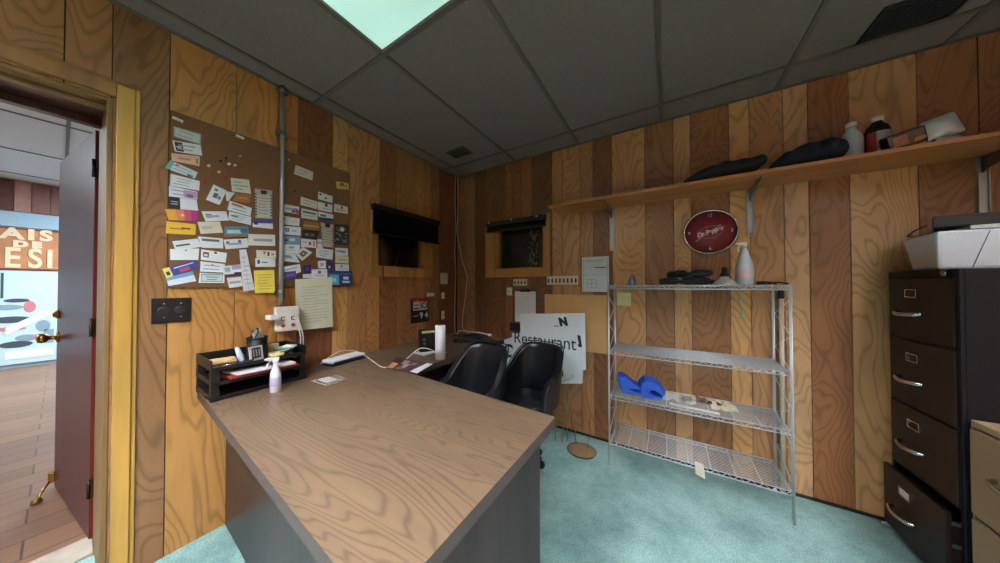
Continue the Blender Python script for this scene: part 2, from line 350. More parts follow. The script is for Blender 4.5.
# open door: hinge (-.42,-2.245) free edge (-1.26,-2.34)
DR=woodmat('dark_door',(74,32,30),(88,42,40),'z',su=5,sv=.8,K=20.,rough=.36,lo=.85,fine=.12,coat=0.)
DR.node_tree.nodes['Principled BSDF'].inputs['Specular IOR Level'].default_value=.2
hx,hy=-.43,-2.232; fx,fy=-1.265,-2.325
dirv=Vector((fx-hx,fy-hy,0)); W=dirv.length; ang=math.atan2(dirv.y,dirv.x)
d=bpy.data.objects.new('door_1',None); COL.objects.link(d); d.location=(hx,hy,0); d.rotation_euler=(0,0,ang); d['kind']='structure'; ORG[d.name]=Vector((hx,hy,0))
MB().box(0,W,-.042,0,.012,2.035).build('door_leaf',[DR],d,bevel=.002,local=True)
MB().box(-.0012,0,-.041,-.001,.014,2.033).build('hinge_edge',mat((112,34,20),.35,var=.2,scale=9,coat=.4),d,local=True)
BR=mat((176,138,70),.25,1.,.05)
for zz in (.26,1.05,1.84):
    mb=MB(); mb.box(-.004,-.0014,-.036,-.006,zz-.045,zz+.045); mb.tube([(-.006,.004,zz-.045),(-.006,.004,zz+.045)],.006)
    mb.build('hinge',mat((60,46,30),.4,.7),d,local=True)
for sgn in (1,-1):
    mb=MB(); y0=0 if sgn>0 else -.042; RR=Matrix.Rotation(-PI/2*sgn,3,'X')
    mb.lathe([(.034,0),(.034,.006),(.014,.012),(.012,.03),(.026,.042),(.029,.055),(.024,.068),(.0,.072)],(W-.06,y0,.94),20,R=RR)
    mb.build('door_knob',BR,d,local=True)
    mb=MB(); mb.lathe([(.026,0),(.026,.008),(.018,.014),(.016,.02),(0,.022)],(W-.06,y0,1.08),20,R=RR); mb.build('deadbolt',BR,d,local=True)
p1=Zp(30,493,.012); p2=Zp(53,474,.05)
r=thing('door_stop',(-1.15,-2.37,0),'brass kick-down doorstop resting on the hall floor by the open door','door stop')
mb=MB(); mb.tube([(-1.21,-2.335,.075),(-1.17,-2.355,.05),(-1.12,-2.375,.022)],.006); mb.build('arm',BR,r)
mb=MB(); mb.lathe([(.018,0),(.02,.01),(.014,.028),(0,.03)],(-1.115,-2.377,0),14); mb.build('foot',mat((120,92,50),.5,.6),r)
mb=MB(); mb.box(-1.225,-1.195,-2.345,-2.322,.06,.12); mb.build('mount',BR,r,bevel=.003)
# hall shell
HX=-6.5; HZ=2.88; HY0,HY1=-9.5,2.5
hf=bpy.data.materials.new('hall_boards'); hf.use_nodes=True; nt=hf.node_tree; L=nt.links.new; b=nt.nodes['Principled BSDF']; b.inputs['Roughness'].default_value=.4
geo=N(nt,'ShaderNodeNewGeometry'); mp=N(nt,'ShaderNodeMapping'); mp.inputs['Rotation'].default_value=(0,0,PI/2); L(geo.outputs['Position'],mp.inputs[0])
br=N(nt,'ShaderNodeTexBrick',Scale=1.); br.inputs['Color1'].default_value=lin((118,86,66)); br.inputs['Color2'].default_value=lin((138,102,78)); br.inputs['Mortar'].default_value=lin((74,50,38))
br.inputs['Mortar Size'].default_value=.004; br.inputs['Brick Width'].default_value=1.6; br.inputs['Row Height'].default_value=.18; L(mp.outputs[0],br.inputs['Vector'])
no=N(nt,'ShaderNodeTexNoise',Scale=1.,Detail=4.); m2=N(nt,'ShaderNodeMapping'); m2.inputs['Scale'].default_value=(30,3,1); L(geo.outputs['Position'],m2.inputs[0]); L(m2.outputs[0],no.inputs['Vector'])
fr=N(nt,'ShaderNodeMapRange'); fr.inputs['To Min'].default_value=.75; fr.inputs['To Max'].default_value=1.22; L(no.outputs[0],fr.inputs[0])
sc=N(nt,'ShaderNodeVectorMath',operation='SCALE'); L(br.outputs['Color'],sc.inputs[0]); L(fr.outputs[0],sc.inputs['Scale']); L(sc.outputs[0],b.inputs['Base Color'])
structure(MB().box(HX,-.30,HY0,HY1,-.05,-.0005).build('floor_hall',[hf]))
HW=mat((150,178,196),.8,var=.05)
mb=MB(); mb.box(HX,-.40,HY0,HY1,HZ,HZ+.05)
structure(mb.build('ceiling_hall',mat((206,226,236),.85,var=.03,scale=2)))
mb=MB()
for x in (-6.0,-4.6,-3.2,-1.8): mb.box(x-.012,x+.012,HY0,HY1,HZ-.008,HZ)
for k in range(9): mb.box(HX,-.4,HY0+.7+k*1.3,HY0+.724+k*1.3,HZ-.008,HZ)
structure(mb.build('trim_6',mat((96,112,124),.7)))
mb=MB(); mb.box(HX-.1,HX,HY0,HY1,0,HZ)
structure(mb.build('wall_hall_far',HW))
structure(MB().box(HX,-.4,HY1,HY1+.1,0,HZ).build('wall_hall_north',HW)); structure(MB().box(HX,-.4,HY0-.1,HY0,0,HZ).build('wall_hall_south',HW))
mb=MB(); mb.box(-.45,-.40,HY0,-3.09,0,HZ); mb.box(-.45,-.40,-2.19,HY1,0,HZ); mb.box(-.45,-.40,-3.09,-2.19,2.07,HZ)
structure(mb.build('wall_hall_near',mat((120,80,56),.6,var=.1,scale=4)))
# reclaimed boards along the top of the far wall
r=thing('board_frieze',(HX,-3,2.42),'row of weathered pinkish-brown boards along the top of the hall wall','wall boards'); y=-6.; k=0; rr=random.Random(3)
while y<.4:
    w=rr.uniform(.09,.2); c=rr.choice([(120,82,76),(150,108,98),(98,64,58),(170,132,120),(134,98,90)])
    MB().box(HX,HX+.02+.005*(k%2),y,y+w-.006,2.40,2.87).build('board',mat(c,.8,var=.25,scale=18),r); y+=w; k+=1
structure(MB().box(HX,HX+.03,-6,.4,2.16,2.38).build('trim_7',mat((158,190,206),.7)))
r=thing('painted_sign',(HX+.02,-2.9,1.5),'orange and cream hand-painted wooden sign high on the hall wall beyond the door','sign')
MB().box(HX,HX+.03,-3.7,-2.2,1.50,2.14).build('sign_board',mat((192,134,92),.7,var=.35,scale=5),r)
CRE=mat((234,214,178),.7); MB().box(HX+.03,HX+.036,-3.7,-2.2,2.12,2.14).box(HX+.03,HX+.036,-3.7,-2.2,1.50,1.52).build('border',mat((120,60,40),.7),r)
for ch,yy,zz,sz,wx in (('A',-2.705,2.045,.23,1.1),('I',-2.560,2.045,.23,1.2),('S',-2.440,2.045,.23,1.),('D',-2.64,1.895,.125,1.2),('E',-2.515,1.895,.125,1.2),('E',-2.70,1.67,.42,.62),('S',-2.525,1.67,.42,.62),('I',-2.405,1.67,.40,.7)):
    text(ch,sz,CRE,r,(HX+.034,yy,zz),RL,bold=.010,extr=.003,sx=wx)
# pale panel with blurred shapes under the sign
r=thing('mural_panel',(HX+.01,-2.9,.05),'bright pale blue painted panel with blurred dark and pink shapes below the painted sign','mural')
MB().box(HX,HX+.02,-4.2,-1.6,.06,1.49).build('panel',mat((204,232,238),.35,var=.05,scale=2),r)
def ell(mb,y,z,a,b,m,x,n=20):
    mb.prism([(x,y+a*math.cos(2*PI*i/n),z+b*math.sin(2*PI*i/n)) for i in range(n)],(.004,0,0),m)
mb=MB(); X=HX+.02
ell(mb,-2.66,1.03,.10,.03,0,X); ell(mb,-2.74,.93,.13,.04,1,X); ell(mb,-2.70,.74,.16,.05,0,X); ell(mb,-2.56,.93,.05,.09,2,X); ell(mb,-2.72,.60,.14,.03,2,X)
ell(mb,-2.66,.36,.13,.05,0,X); ell(mb,-2.45,.62,.06,.09,1,X); ell(mb,-2.48,.45,.05,.05,2,X+.001); ell(mb,-2.58,.45,.09,.05,1,X)
mb.prism([(X,-2.78,1.45),(X,-2.76,1.45),(X,-2.76,1.07),(X,-2.78,1.07)],(.004,0,0),0)
mb.prism([(X+.004,-2.74,.50),(X+.004,-2.40,.80),(X+.004,-2.39,.90),(X+.004,-2.74,.62)],(.003,0,0),3); mb.box(X,X+.004,-2.44,-2.36,.34,.56,1)
mb.box(X,X+.004,-2.74,-2.36,.14,.26,3)
mb.build('painted_shape',[mat((70,82,96),.6),mat((140,166,182),.6),mat((206,132,140),.6),mat((238,244,244),.6)],r)
def added_hall_light(x,y,label):  # unseen glowing panel added to brighten the hall
    r=thing('added_hall_panel',(x,y,HZ-.03),label,'ceiling light','added light panels in the hall')
    MB().box(x-.65,x+.65,y-.65,y+.65,HZ-.035,HZ).build('frame',WHITE,r)
    MB().box(x-.6,x+.6,y-.6,y+.6,HZ-.04,HZ-.035).build('diffuser',mat((232,244,255),.5,emit=48.),r)
added_hall_light(-3.6,-5.0,'added light panel on the hall ceiling left of the doorway view'); added_hall_light(-5.2,-0.6,'added light panel on the hall ceiling behind the open door')
# ------------------------------------------------------------------ windows
CAS=woodmat('window_casing',(160,112,58),(182,132,72),'z',su=12,sv=1.4,K=14.,rough=.5,lo=.84)
CASX=woodmat('window_casing_across',(160,112,58),(182,132,72),'x',su=12,sv=1.4,K=14.,rough=.5,lo=.84)
GL=mat((255,255,255),.03,trans=1.,var=0.)
def window(n,wall,u0,u1,z0,z1,o0,o1,oz0,oz1):
    w=bpy.data.objects.new('window_%d'%n,None); COL.objects.link(w); w['kind']='structure'
    P=(lambda u,d,z:(d,u,z)) if wall=='L' else (lambda u,d,z:(u,-d,z)); w.location=P((u0+u1)/2,0,z0); ORG[w.name]=Vector(w.location)
    def bx(mb,a,b,d0,d1,c,d,m=0):
        p=[P(a,d0,c),P(b,d1,d)]; mb.box(min(p[0][0],p[1][0]),max(p[0][0],p[1][0]),min(p[0][1],p[1][1]),max(p[0][1],p[1][1]),c,d,m)
    mb=MB(); bx(mb,o0,u0,0,.018,oz0,oz1,0); bx(mb,u1,o1,0,.018,oz0,oz1,0); bx(mb,u0,u1,0,.018,oz0,z0,1); bx(mb,u0,u1,0,.018,z1,oz1,1)
    bx(mb,u0,u0+.012,-.10,0,z0,z1,0); bx(mb,u1-.012,u1,-.10,0,z0,z1,0); bx(mb,u0+.012,u1-.012,-.10,0,z0,z0+.012,1)
    mb.build('window_frame',[CAS,CASX],w,bevel=.002)
    mb=MB(); bx(mb,u0+.012,u1-.012,-.074,-.070,z0+.012,z1); mb.build('pane',GL,w)
    return w
window(1,'L',WL[0],WL[1],WL[2],WL[3],-1.034,-.385,1.325,1.90)
window(2,'B',WB[0],WB[1],WB[2],WB[3],.400,1.100,1.332,1.90)
# pale strut seen through the left window
mb=MB(); mb.tube([(-.30,-.60,1.39),(-.30,-.47,1.76)],.010,6); mb.tube([(-.30,-.63,1.39),(-.30,-.64,1.8)],.007,6)
mb.build('strut_rod',mat((120,112,116),.4,.7)); tag(bpy.data.objects['strut_rod'],'thin grey V-shaped rods behind the dark left-hand window','rod')
# speckled strips behind the back window
r=thing('speckled_curtain',(.85,.3,WB[2]),'dark strips speckled with pale flecks hanging behind the far window','curtain'); rr=random.Random(5)
for u0,u1,zt in ((.74,.86,1.84),(.90,1.04,1.76)):
    mb=MB(); mb.box(u0,u1,.30,.304,WB[2]+.005,WB[3]-.01,0)
    for i in range(60):
        u=rr.uniform(u0+.01,u1-.01); z=rr.uniform(WB[2]+.02,zt); a=rr.uniform(0,PI); s=rr.uniform(.005,.013)
        mb.prism([(u+s*math.cos(a+t),.2985,z+s*1.7*math.sin(a+t)) for t in (0,1.8,3.1,4.6)],(0,.0015,0),1)
    mb.build('strip',[mat((30,22,18),.8),mat((170,172,150),.7)],r)
# blinds
def blind(wall,u0,u1,z0,z1,d0,d1,label,screws,n):
    P=(lambda u,d,z:(d,u,z)) if wall=='L' else (lambda u,d,z:(u,-d,z))
    r=thing('window_blind',P((u0+u1)/2,0,z0),label,'window blind')
    def bx(mb,a,b,e0,e1,c,d,m=0):
        p=[P(a,e0,c),P(b,e1,d)]; mb.box(min(p[0][0],p[1][0]),max(p[0][0],p[1][0]),min(p[0][1],p[1][1]),max(p[0][1],p[1][1]),c,d,m)
    BK=mat((9,10,17),.5,coat=.1)
    mb=MB(); bx(mb,u0,u1,0,d1,z1-.045,z1); mb.build('head_rail',BK,r,bevel=.003)
    for i in range(n):
        z=z0+.02+(z1-.05-z0-.02)*i/(n-1); mb=MB(); uu=(d0+d1)/2; c=P((u0+u1)/2,uu-.004,z)
        if wall=='L': mb.obox(c,d1-d0-.008,u1-u0-.012,.003,R=Matrix.Rotation(.85,3,'Y'))
        else: mb.obox(c,u1-u0-.012,d1-d0-.008,.003,R=Matrix.Rotation(.85,3,'X'))
        mb.build('slat',BK,r)
    mb=MB(); bx(mb,u0+.004,u1-.004,d0,d1,z0,z0+.016); mb.build('bottom_rail',BK,r,bevel=.003)
    for u in screws:
        mb=MB(); bx(mb,u-.008,u+.008,d1,d1+.006,z1-.016,z1-.002); mb.build('bracket',mat((200,200,205),.3,.8),r)
    return r
bl=blind('L',-1.035,-.318,1.665,1.900,.012,.055,'black slatted blind half lowered over the left window, above the dated card',(),11)
mb=MB(); mb.tube([(.058,-.962,1.66),(.06,-.962,1.30)],.004,6); mb.build('wand',mat((20,18,18),.4),bl)
blind('B',.432,1.072,1.785,1.888,.012,.06,'short black raised blind over the far window with three shiny brackets',(.47,.73,.99),6)
# ------------------------------------------------------------------ corkboard and what is pinned on it
BX=.012
bo=MB().box(0,BX,-2.052,-1.204,1.247,2.084).build('pin_board',mat((122,84,52),.85,var=.12,scale=90,bump=.3),bevel=.002)
tag(bo,'large brown hardboard notice board covered with pinned cards on the left wall','notice board')
_layer=[0]
def lerp4(q,u,v):
    a=q[3].lerp(q[2],u); b=q[0].lerp(q[1],u); return a.lerp(b,v)     # v up, u right; q = TL,TR,BR,BL
def card(name,px,col,label,cat,marks=(),lines=0,lc=(96,100,110),group=None,base=None,wall='L',off=None,rough=.6,layer=None,thick=.00012):
    if off is None:
        off=BX+.0003+_layer[0]*.00022; _layer[0]+=1
    Pf=(lambda x,y,d:Lw(x,y,d)) if wall=='L' else (lambda x,y,d:Bw(x,y,-d)); nv=Vector((1,0,0)) if wall=='L' else Vector((0,-1,0))
    q=[Pf(x,y,off) for x,y in px]; mb=MB(); mb.slab([q[3],q[2],q[1],q[0]],nv*thick,0)
    mats=[mat(col,rough,var=.03)]; idx={}
    def mi(c):
        if c not in idx: idx[c]=len(mats); mats.append(mat(c,rough,var=.03))
        return idx[c]
    def mk(u0,v0,u1,v1,c,k=1):
        e=nv*(thick+.00003*k); mb.add([lerp4(q,u0,v0)+e,lerp4(q,u1,v0)+e,lerp4(q,u1,v1)+e,lerp4(q,u0,v1)+e],[(0,1,2,3)],mi(c))
    for k,t in enumerate(marks): mk(*t,k=1+(k*.2))
    rr=random.Random(len(label)*13+int(px[0][0]*10))
    for i in range(lines):
        v=.86-(i+.5)*.74/lines; a=rr.uniform(.10,.22); b=rr.uniform(.55,.92); h=.22/lines
        mk(a,v-h/2,b,v+h/2,lc,k=3)
    o=mb.build(name,mats,recalc=False); tag(o,label,cat,group); return o
W_=(222,226,228); G_=(206,212,214); CR=(218,208,186)
G='cards pinned on the notice board'
def bc(px,col,label,marks=(),lines=2,lc=(160,164,172),name='business_card',cat='card',group=G): return card(name,px,col,label,cat,marks,lines,lc,group)
bc([(173.5,126),(201.3,134.1),(200.8,145),(173.5,136.6)],(150,158,158),'silver-framed pale green ticket at the top left of the notice board',[(.05,.1,.95,.9,(188,206,200))],2)
bc([(172.2,140.2),(200.6,145),(202.2,155.7),(174.8,151.3)],W_,'white card with a black speckled left end, second from the top of the left column',[(.06,.08,.33,.92,(52,54,64)),(.1,.4,.28,.55,(200,200,200))],2)
bc([(171.2,153.1),(199.8,156.2),(199.5,166.2),(171.8,160.6)],(222,178,150),'peach pink card below the black-ended card in the left column',[(.86,.2,.94,.7,(140,130,100))],1,(190,130,110))
bc([(169.9,160),(197.9,172.4),(194.6,178.6),(165,168)],(196,214,214),'teal-edged pale card tilted steeply at the left edge of the board',[(0,0,.16,1,(110,170,168)),(.72,0,.92,.3,(40,130,150)),(.22,.6,.34,.9,(200,90,100))],2)
bc([(170.5,173.6),(199.8,181.1),(199.2,190.8),(169.9,185.4)],W_,'plain white card with faint writing under the tilted teal card',lines=3)
bc([(168.9,185.4),(197.3,191.7),(197.3,199.5),(168.7,196.3)],(220,220,228),'white card with a pink and violet smear on its right half',[(.5,.1,.98,.9,(196,150,196)),(.6,.1,.85,.5,(120,100,170))],2)
bc([(168.9,196.3),(196.7,199.8),(198.2,210.7),(168.9,208.2)],W_,'white card with a solid black square at its left end',[(0,0,.38,1,(32,36,44)),(.06,.55,.3,.65,(150,150,160)),(.06,.35,.3,.45,(150,150,160))],0)
bc([(165.2,209),(197.9,210.7),(197.5,221),(168.5,220)],(226,160,60),'bright card fading from yellow to magenta on the left edge of the board',[(.3,0,.55,1,(224,130,90)),(.55,0,.78,1,(206,80,120)),(.78,0,1,1,(176,50,130)),(.45,.4,.55,.6,(240,180,200))],0)
bc([(166.4,221.1),(195.9,224.3),(195.5,234.9),(165.7,233.5)],(232,184,60),'plain bright yellow card under the yellow and magenta card',[(.12,.4,.6,.5,(170,110,40)),(.5,.45,.82,.6,(120,80,40))],0)
bc([(201.4,211.3),(226.3,211.3),(228.7,220.5),(205.6,221.5)],W_,'white skewed card with a small blue sketch right of the magenta card',[(.1,.35,.35,.75,(110,140,170))],1)
bc([(197.4,221.9),(219.9,221.5),(223,232.6),(200.7,234)],CR,'blank cream skewed slip right of the bright yellow card',lines=1,lc=(196,180,160))
bc([(172,241.3),(197.6,238.5),(201.9,246.7),(176,251)],W_,'white slanting ticket with small black lettering below the yellow card',[(.06,.4,.6,.58,(80,84,90))],0,name='paper_ticket')
bc([(197.6,236.3),(222.9,238.5),(223.2,248.4),(201.9,247.7)],W_,'white ticket with dark heading overlapping the slanting ticket',[(.12,.62,.85,.84,(96,104,112))],0,name='paper_ticket')
bc([(169.9,249.1),(199.3,248.4),(198.3,260),(170.3,260)],(230,232,234),'blank white card directly above the blue flyer',[(.5,.8,.56,.92,(90,90,90))],0)
bc([(201.2,249.2),(227,253),(225.6,262.7),(200.7,259.8)],(230,232,232),'white card with a black line drawing at its left, right of the blank white card',[(.08,.3,.3,.8,(90,96,96)),(.12,.4,.25,.6,(220,220,220)),(.5,.75,.6,.95,(50,50,60))],0)
bc([(165.7,278),(192.6,271.1),(196.2,281.1),(168.5,286.1)],(212,222,230),'pale envelope slip hanging beneath the blue flyer',[(.0,.62,1,1,(120,160,200))],0,name='paper_slip')
bc([(162.1,269),(195.5,259.8),(199.7,266.9),(166.4,278.2)],(58,70,150),'dark blue flyer with a yellow corner at the lower left of the board',[(0,0,.2,1,(226,214,110)),(.05,.2,.15,.6,(50,60,70)),(.42,.1,.72,.5,(206,70,90)),(.3,.68,.9,.8,(200,210,230))],0,name='paper_flyer',cat='flyer')
bc([(200.5,261.3),(225,264),(223.5,272.6),(200,271.7)],(224,228,232),'white card between the line-drawing card and the grey-framed ticket',[(.45,.7,.52,.85,(150,90,90))],2)
bc([(199.7,272.6),(224.5,273.7),(224.4,283),(198.6,282.8)],(222,226,226),'white ticket with a dark printed frame at the bottom of the board',[(.07,.12,.93,.9,(130,146,150)),(.1,.2,.9,.82,(196,210,210)),(.3,.3,.7,.4,(120,140,146)),(.25,.55,.75,.65,(120,140,146))],0,name='paper_ticket')
bc([(213.5,184.5),(226.7,190.6),(219.6,205.3),(205.9,199.6)],(226,228,230),'white square card with dark blotches turned like a diamond below the push pins',[(.3,.3,.6,.6,(90,94,100)),(.2,.7,.45,.85,(110,120,130)),(.65,.3,.85,.5,(110,120,130))],0)
bc([(230.5,177.8),(249,179.7),(251.2,193.9),(232,191.3)],(216,216,196),'cream square note above the orange-brown card',lines=3,lc=(160,160,150),name='paper_note',cat='note')
bc([(236.2,193.5),(251.2,194.9),(249.7,203),(232.7,200.6)],(166,108,58),'orange-brown card tucked below the cream square note',[(.3,.4,.8,.6,(196,140,80))],0)
bc([(225.3,191),(235.5,192.8),(228,201.3),(226.5,200.8)],(226,228,230),'small white corner slip between the diamond card and the brown card',lines=0,name='paper_slip')
bc([(229.5,200.6),(251.9,208.1),(250.4,216.2),(227.3,209.8)],W_,'white card with red printed heading under the orange-brown card',[(.12,.7,.6,.88,(190,90,90))],2)
bc([(229.1,211.2),(251.2,216.9),(250.9,225.2),(228.4,219.8)],(220,224,226),'white ruled card directly under the red-headed card',[(.1,.5,.4,.66,(90,100,110))],3)
bc([(224.8,226.2),(248.3,226.2),(249,236.8),(224.1,236.5)],(96,130,146),'teal card with a pale fish-like streak in the middle of the board',[(.1,.3,.7,.65,(170,206,210)),(.65,.4,.95,.8,(60,110,130)),(0,0,1,.22,(150,112,86))],0)
bc([(223.4,239.7),(247.6,238),(248.3,247.5),(225.6,249.2)],W_,'white card with two small blue emblems below the teal fish card',[(.08,.5,.22,.8,(90,110,150)),(.58,.55,.7,.85,(60,80,130))],1)
bc([(254.7,188.5),(272.2,190.6),(272.2,219),(255.4,218)],(176,170,162),'tall pocket calendar with a black bulldog clip left of the conduit pipe',[(.12,.04,.88,.84,(202,196,186)),(.33,.84,.68,.97,(30,30,34))]+[(.0,.1+.1*i,.1,.14+.1*i,(60,60,62)) for i in range(8)]+[(.9,.1+.1*i,1,.14+.1*i,(60,60,62)) for i in range(8)],7,(160,156,152),name='pocket_calendar',cat='calendar')
bc([(252.6,219.8),(272.9,219),(272.9,229),(252.6,226.9)],(226,228,236),'white card with a purple upper band beneath the pocket calendar',[(0,.55,1,1,(84,74,150)),(.06,.35,.26,.85,(60,56,130))],0)
bc([(248.3,234),(275.1,234.7),(275.3,246),(248,245.4)],(226,224,220),'torn-edged white paper strip left of the conduit pipe',[(.3,.55,.6,.62,(170,170,170))],1,name='paper_strip',cat='paper')
bc([(256.2,250.1),(276.1,250.6),(276.1,258.4),(256.6,258.4)],(222,216,206),'off-white card with orange and black doodles beside the pipe',[(.35,.5,.45,.9,(190,120,80)),(.55,.3,.65,.8,(60,60,60)),(.75,.4,.88,.6,(190,120,80))],0)
bc([(255.2,258.1),(275.4,258.7),(275.4,266.9),(255.5,266.9)],W_,'white card with blue-grey signature above the yellow note',[(.1,.35,.22,.8,(60,70,90)),(.3,.45,.6,.6,(110,130,140))],0)
bc([(253.8,270.5),(274.3,269.8),(275.1,292.8),(254.8,293.2)],(234,206,84),'square yellow note sticking out below the notice board beside the pipe',lines=6,lc=(190,170,80),name='sticky_note',cat='note')
bc([(222,266.2),(241.2,264.1),(241.2,274),(223.5,274.8)],(220,224,230),'white card with a violet right end left of the long receipt',[(.5,.5,1,1,(176,166,190)),(.6,.0,1,.22,(60,60,120)),(.1,.3,.4,.8,(150,170,180))],0)
bc([(226.7,278),(241.2,276.6),(242.7,286.1),(229.2,288)],(226,226,230),'small white card at the bottom edge of the board left of the receipt',[(.2,.5,.9,.62,(180,180,186))],1)
bc([(239.1,249.9),(246.2,249.2),(254.8,289.7),(243.4,291.4)],(222,220,222),'long narrow white till receipt hanging down past the board edge',[(.45,.0,.5,.9,(184,182,188))],7,(186,186,192),name='till_receipt',cat='receipt')
# right half
bc([(295.7,164.8),(313.3,172),(312.3,180.4),(293.8,174)],(206,206,190),'lone cream card high on the right half of the board',lines=2,lc=(176,176,164))
bc([(335.8,181.2),(348.5,183.2),(349.1,189.6),(336.8,188.7)],(206,172,106),'small tan card at the upper right edge of the board',[(.3,.6,.6,.85,(90,70,40))],1,(150,120,70))
bc([(282.5,203.6),(299.3,206.8),(298.8,214),(282.3,211.8)],W_,'white card with red and blue corner art, first right of the pipe',[(.6,.1,.95,.7,(170,140,190)),(.8,.05,1,.5,(200,80,90)),(.55,.1,.75,.35,(60,90,150))],1)
bc([(300.9,196.6),(317.4,201.7),(316.9,209.2),(300.2,204.7)],(214,216,204),'pale cream card at the top of the second column right of the pipe',lines=2,lc=(170,172,164))
bc([(318.3,191.6),(332.8,196.4),(332.3,203),(317.9,199)],(220,224,224),'white card with a black dot and grey blob, highest of the third column',[(.08,.6,.22,.85,(30,30,36)),(.45,.25,.6,.55,(90,120,130))],0)
bc([(317.6,201.5),(332.5,204.9),(332.1,212.9),(317.6,209.7)],W_,'white card with a dark pin at its top centre in the third column',[(.48,.6,.66,.98,(50,60,70)),(.3,.3,.8,.38,(130,140,150))],0)
bc([(334.4,203.6),(347.8,207),(347.8,214),(333.9,211.8)],(222,220,224),'white card with a small red emblem near the right edge of the board',[(.48,.55,.64,.9,(160,60,80)),(.15,.3,.8,.4,(150,150,160))],0)
bc([(301.4,208.1),(317.9,211.8),(317.4,220.4),(301.2,217.7)],(206,212,208),'pale grey card with a bold black name line in the second column',[(.08,.6,.9,.76,(60,66,70)),(.1,.3,.7,.38,(150,156,156))],0)
bc([(318.5,211.3),(333.2,214.7),(333.2,221.4),(318.5,220.4)],W_,'white card with a deep blue lower band in the third column',[(0,0,1,.4,(56,70,120)),(.12,.5,.5,.75,(90,110,170))],0)
bc([(282.3,215.6),(299.8,218.5),(299.3,226.2),(282,224.1)],(224,222,220),'white card with a small dark spot at left, above the navy seal card',[(.06,.55,.16,.8,(40,46,50)),(.5,.4,.9,.6,(220,200,190))],0)
bc([(283.3,225.7),(300.9,227.3),(300.6,235.8),(283.3,234.2)],(226,228,232),'white card with a round navy seal right of the pipe',[(.12,.35,.32,.75,(70,80,120)),(.18,.45,.26,.65,(200,205,220)),(.5,.4,.75,.6,(180,190,200))],0)
bc([(303.6,220.4),(319.3,223),(319,230.5),(303,228.9)],(150,106,60),'bronze-coloured card above the dark food card',[(0,.35,1,.55,(196,150,90))],0)
bc([(302.5,229.4),(319.5,231),(316.9,239.5),(302.3,237.9)],(44,34,34),'dark brown card with grey plates of food in the middle of the right half',[(.15,.3,.4,.6,(120,116,116)),(.5,.3,.75,.6,(110,104,100))],0)
bc([(282.3,235.8),(300.4,236.9),(299.8,244.8),(282.3,243.3)],(126,160,190),'light blue card with a white logo patch right of the pipe',[(.4,.4,.7,.75,(206,220,230)),(.12,.3,.3,.6,(60,90,120))],0)
bc([(300.9,238.5),(316.3,240),(316.3,248),(300.9,247)],(224,220,220),'white card with an orange bar at right below the dark food card',[(.78,.2,.9,.85,(200,130,110)),(.5,.3,.66,.7,(110,100,150)),(.1,.55,.4,.65,(140,140,150))],0)
bc([(317.4,239),(322.7,239.5),(322.7,248.6),(317.2,247.5)],(214,216,220),'narrow white slip peeping out left of the spiral notepad',[(.1,.5,.9,.7,(150,160,170))],0,name='paper_slip')
bc([(320.6,222.5),(333.4,224.6),(333.4,247.5),(322.2,246.4)],(190,178,162),'tall beige spiral notepad with a dark clip, right half of the board',[(.35,.84,.72,1,(36,34,38))]+[(.0,.08+.1*i,.12,.12+.1*i,(90,84,80)) for i in range(8)]+[(.88,.08+.1*i,1,.12+.1*i,(90,84,80)) for i in range(8)],6,(156,146,134),name='spiral_notepad',cat='notepad')
rr=random.Random(9)
bc([(334.4,224.1),(348.8,224.6),(348.8,245.4),(334.4,244.3)],(36,40,44),'black leaflet with a scattered floral pattern at the right edge of the board',[(u:=rr.uniform(.02,.86),v:=rr.uniform(.05,.9),u+rr.uniform(.05,.13),v+rr.uniform(.03,.08),rr.choice([(150,160,140),(120,130,130),(170,120,110),(90,110,100)])) for _ in range(34)]+[(.4,.66,.66,.84,(220,214,206))],0,name='paper_leaflet',cat='leaflet')
bc([(282.4,244),(299.9,244.8),(299.9,254),(282.4,252.9)],(222,228,232),'white card with a faint grey arch below the light blue card',[(.35,.55,.65,.8,(150,160,170)),(.25,.3,.75,.4,(190,196,200))],0)
bc([(282.8,252.9),(295.3,254),(299.9,262.7),(282.8,261)],(214,222,224),'white card with a teal word mark, third from the bottom right of the pipe',[(.15,.45,.6,.75,(110,150,150))],1)
bc([(302.8,247.1),(312.6,252.3),(302.2,261),(295.3,254)],(216,214,206),'tilted card with a round black scribble in the right half of the board',[(.25,.25,.75,.75,(80,82,78)),(.4,.4,.6,.6,(180,180,172))],0)
bc([(316.1,247.7),(333.2,249.8),(332.3,259.8),(316.1,257)],(214,222,228),'pale card with scattered grey letters below the spiral notepad',lines=3,lc=(150,164,176))
bc([(335.2,247.7),(347.9,248.3),(348.2,255.8),(335.2,255.8)],(218,226,224),'white card with a green-blue wave right of the scattered-letter card',[(.1,.5,.75,.68,(90,150,160)),(.4,.35,.9,.46,(120,170,150))],0)
bc([(335.2,255.8),(348.7,256.4),(348.7,263.6),(335.2,262.7)],(220,212,184),'cream card in the last column of the board',lines=1,lc=(190,180,150))
bc([(335.2,263.9),(349,264.4),(349,271.4),(335.5,270.6)],(216,222,226),'white card with a tiny dark mark just above the blue bank leaflet',[(.4,.55,.5,.85,(70,70,80)),(.2,.3,.8,.4,(170,180,190))],0)
bc([(317.8,261),(325.9,260.4),(325.9,268.5),(318.2,268.3)],(222,224,232),'small white square card left of the upper purple badge',[(.3,.3,.7,.7,(150,156,190))],0)
bc([(325.9,262.1),(332.9,262.1),(332.5,269.6),(326.3,269.6)],(48,42,96),'upper purple badge card beside the small white square card',[(.35,.2,.65,.5,(200,200,220))],0)
bc([(303.4,265.6),(310.9,264.4),(311.3,273.1),(303.4,273.7)],(52,38,100),'lower purple badge card above the big ruled sheet',[(.3,.35,.6,.7,(90,70,140))],0)
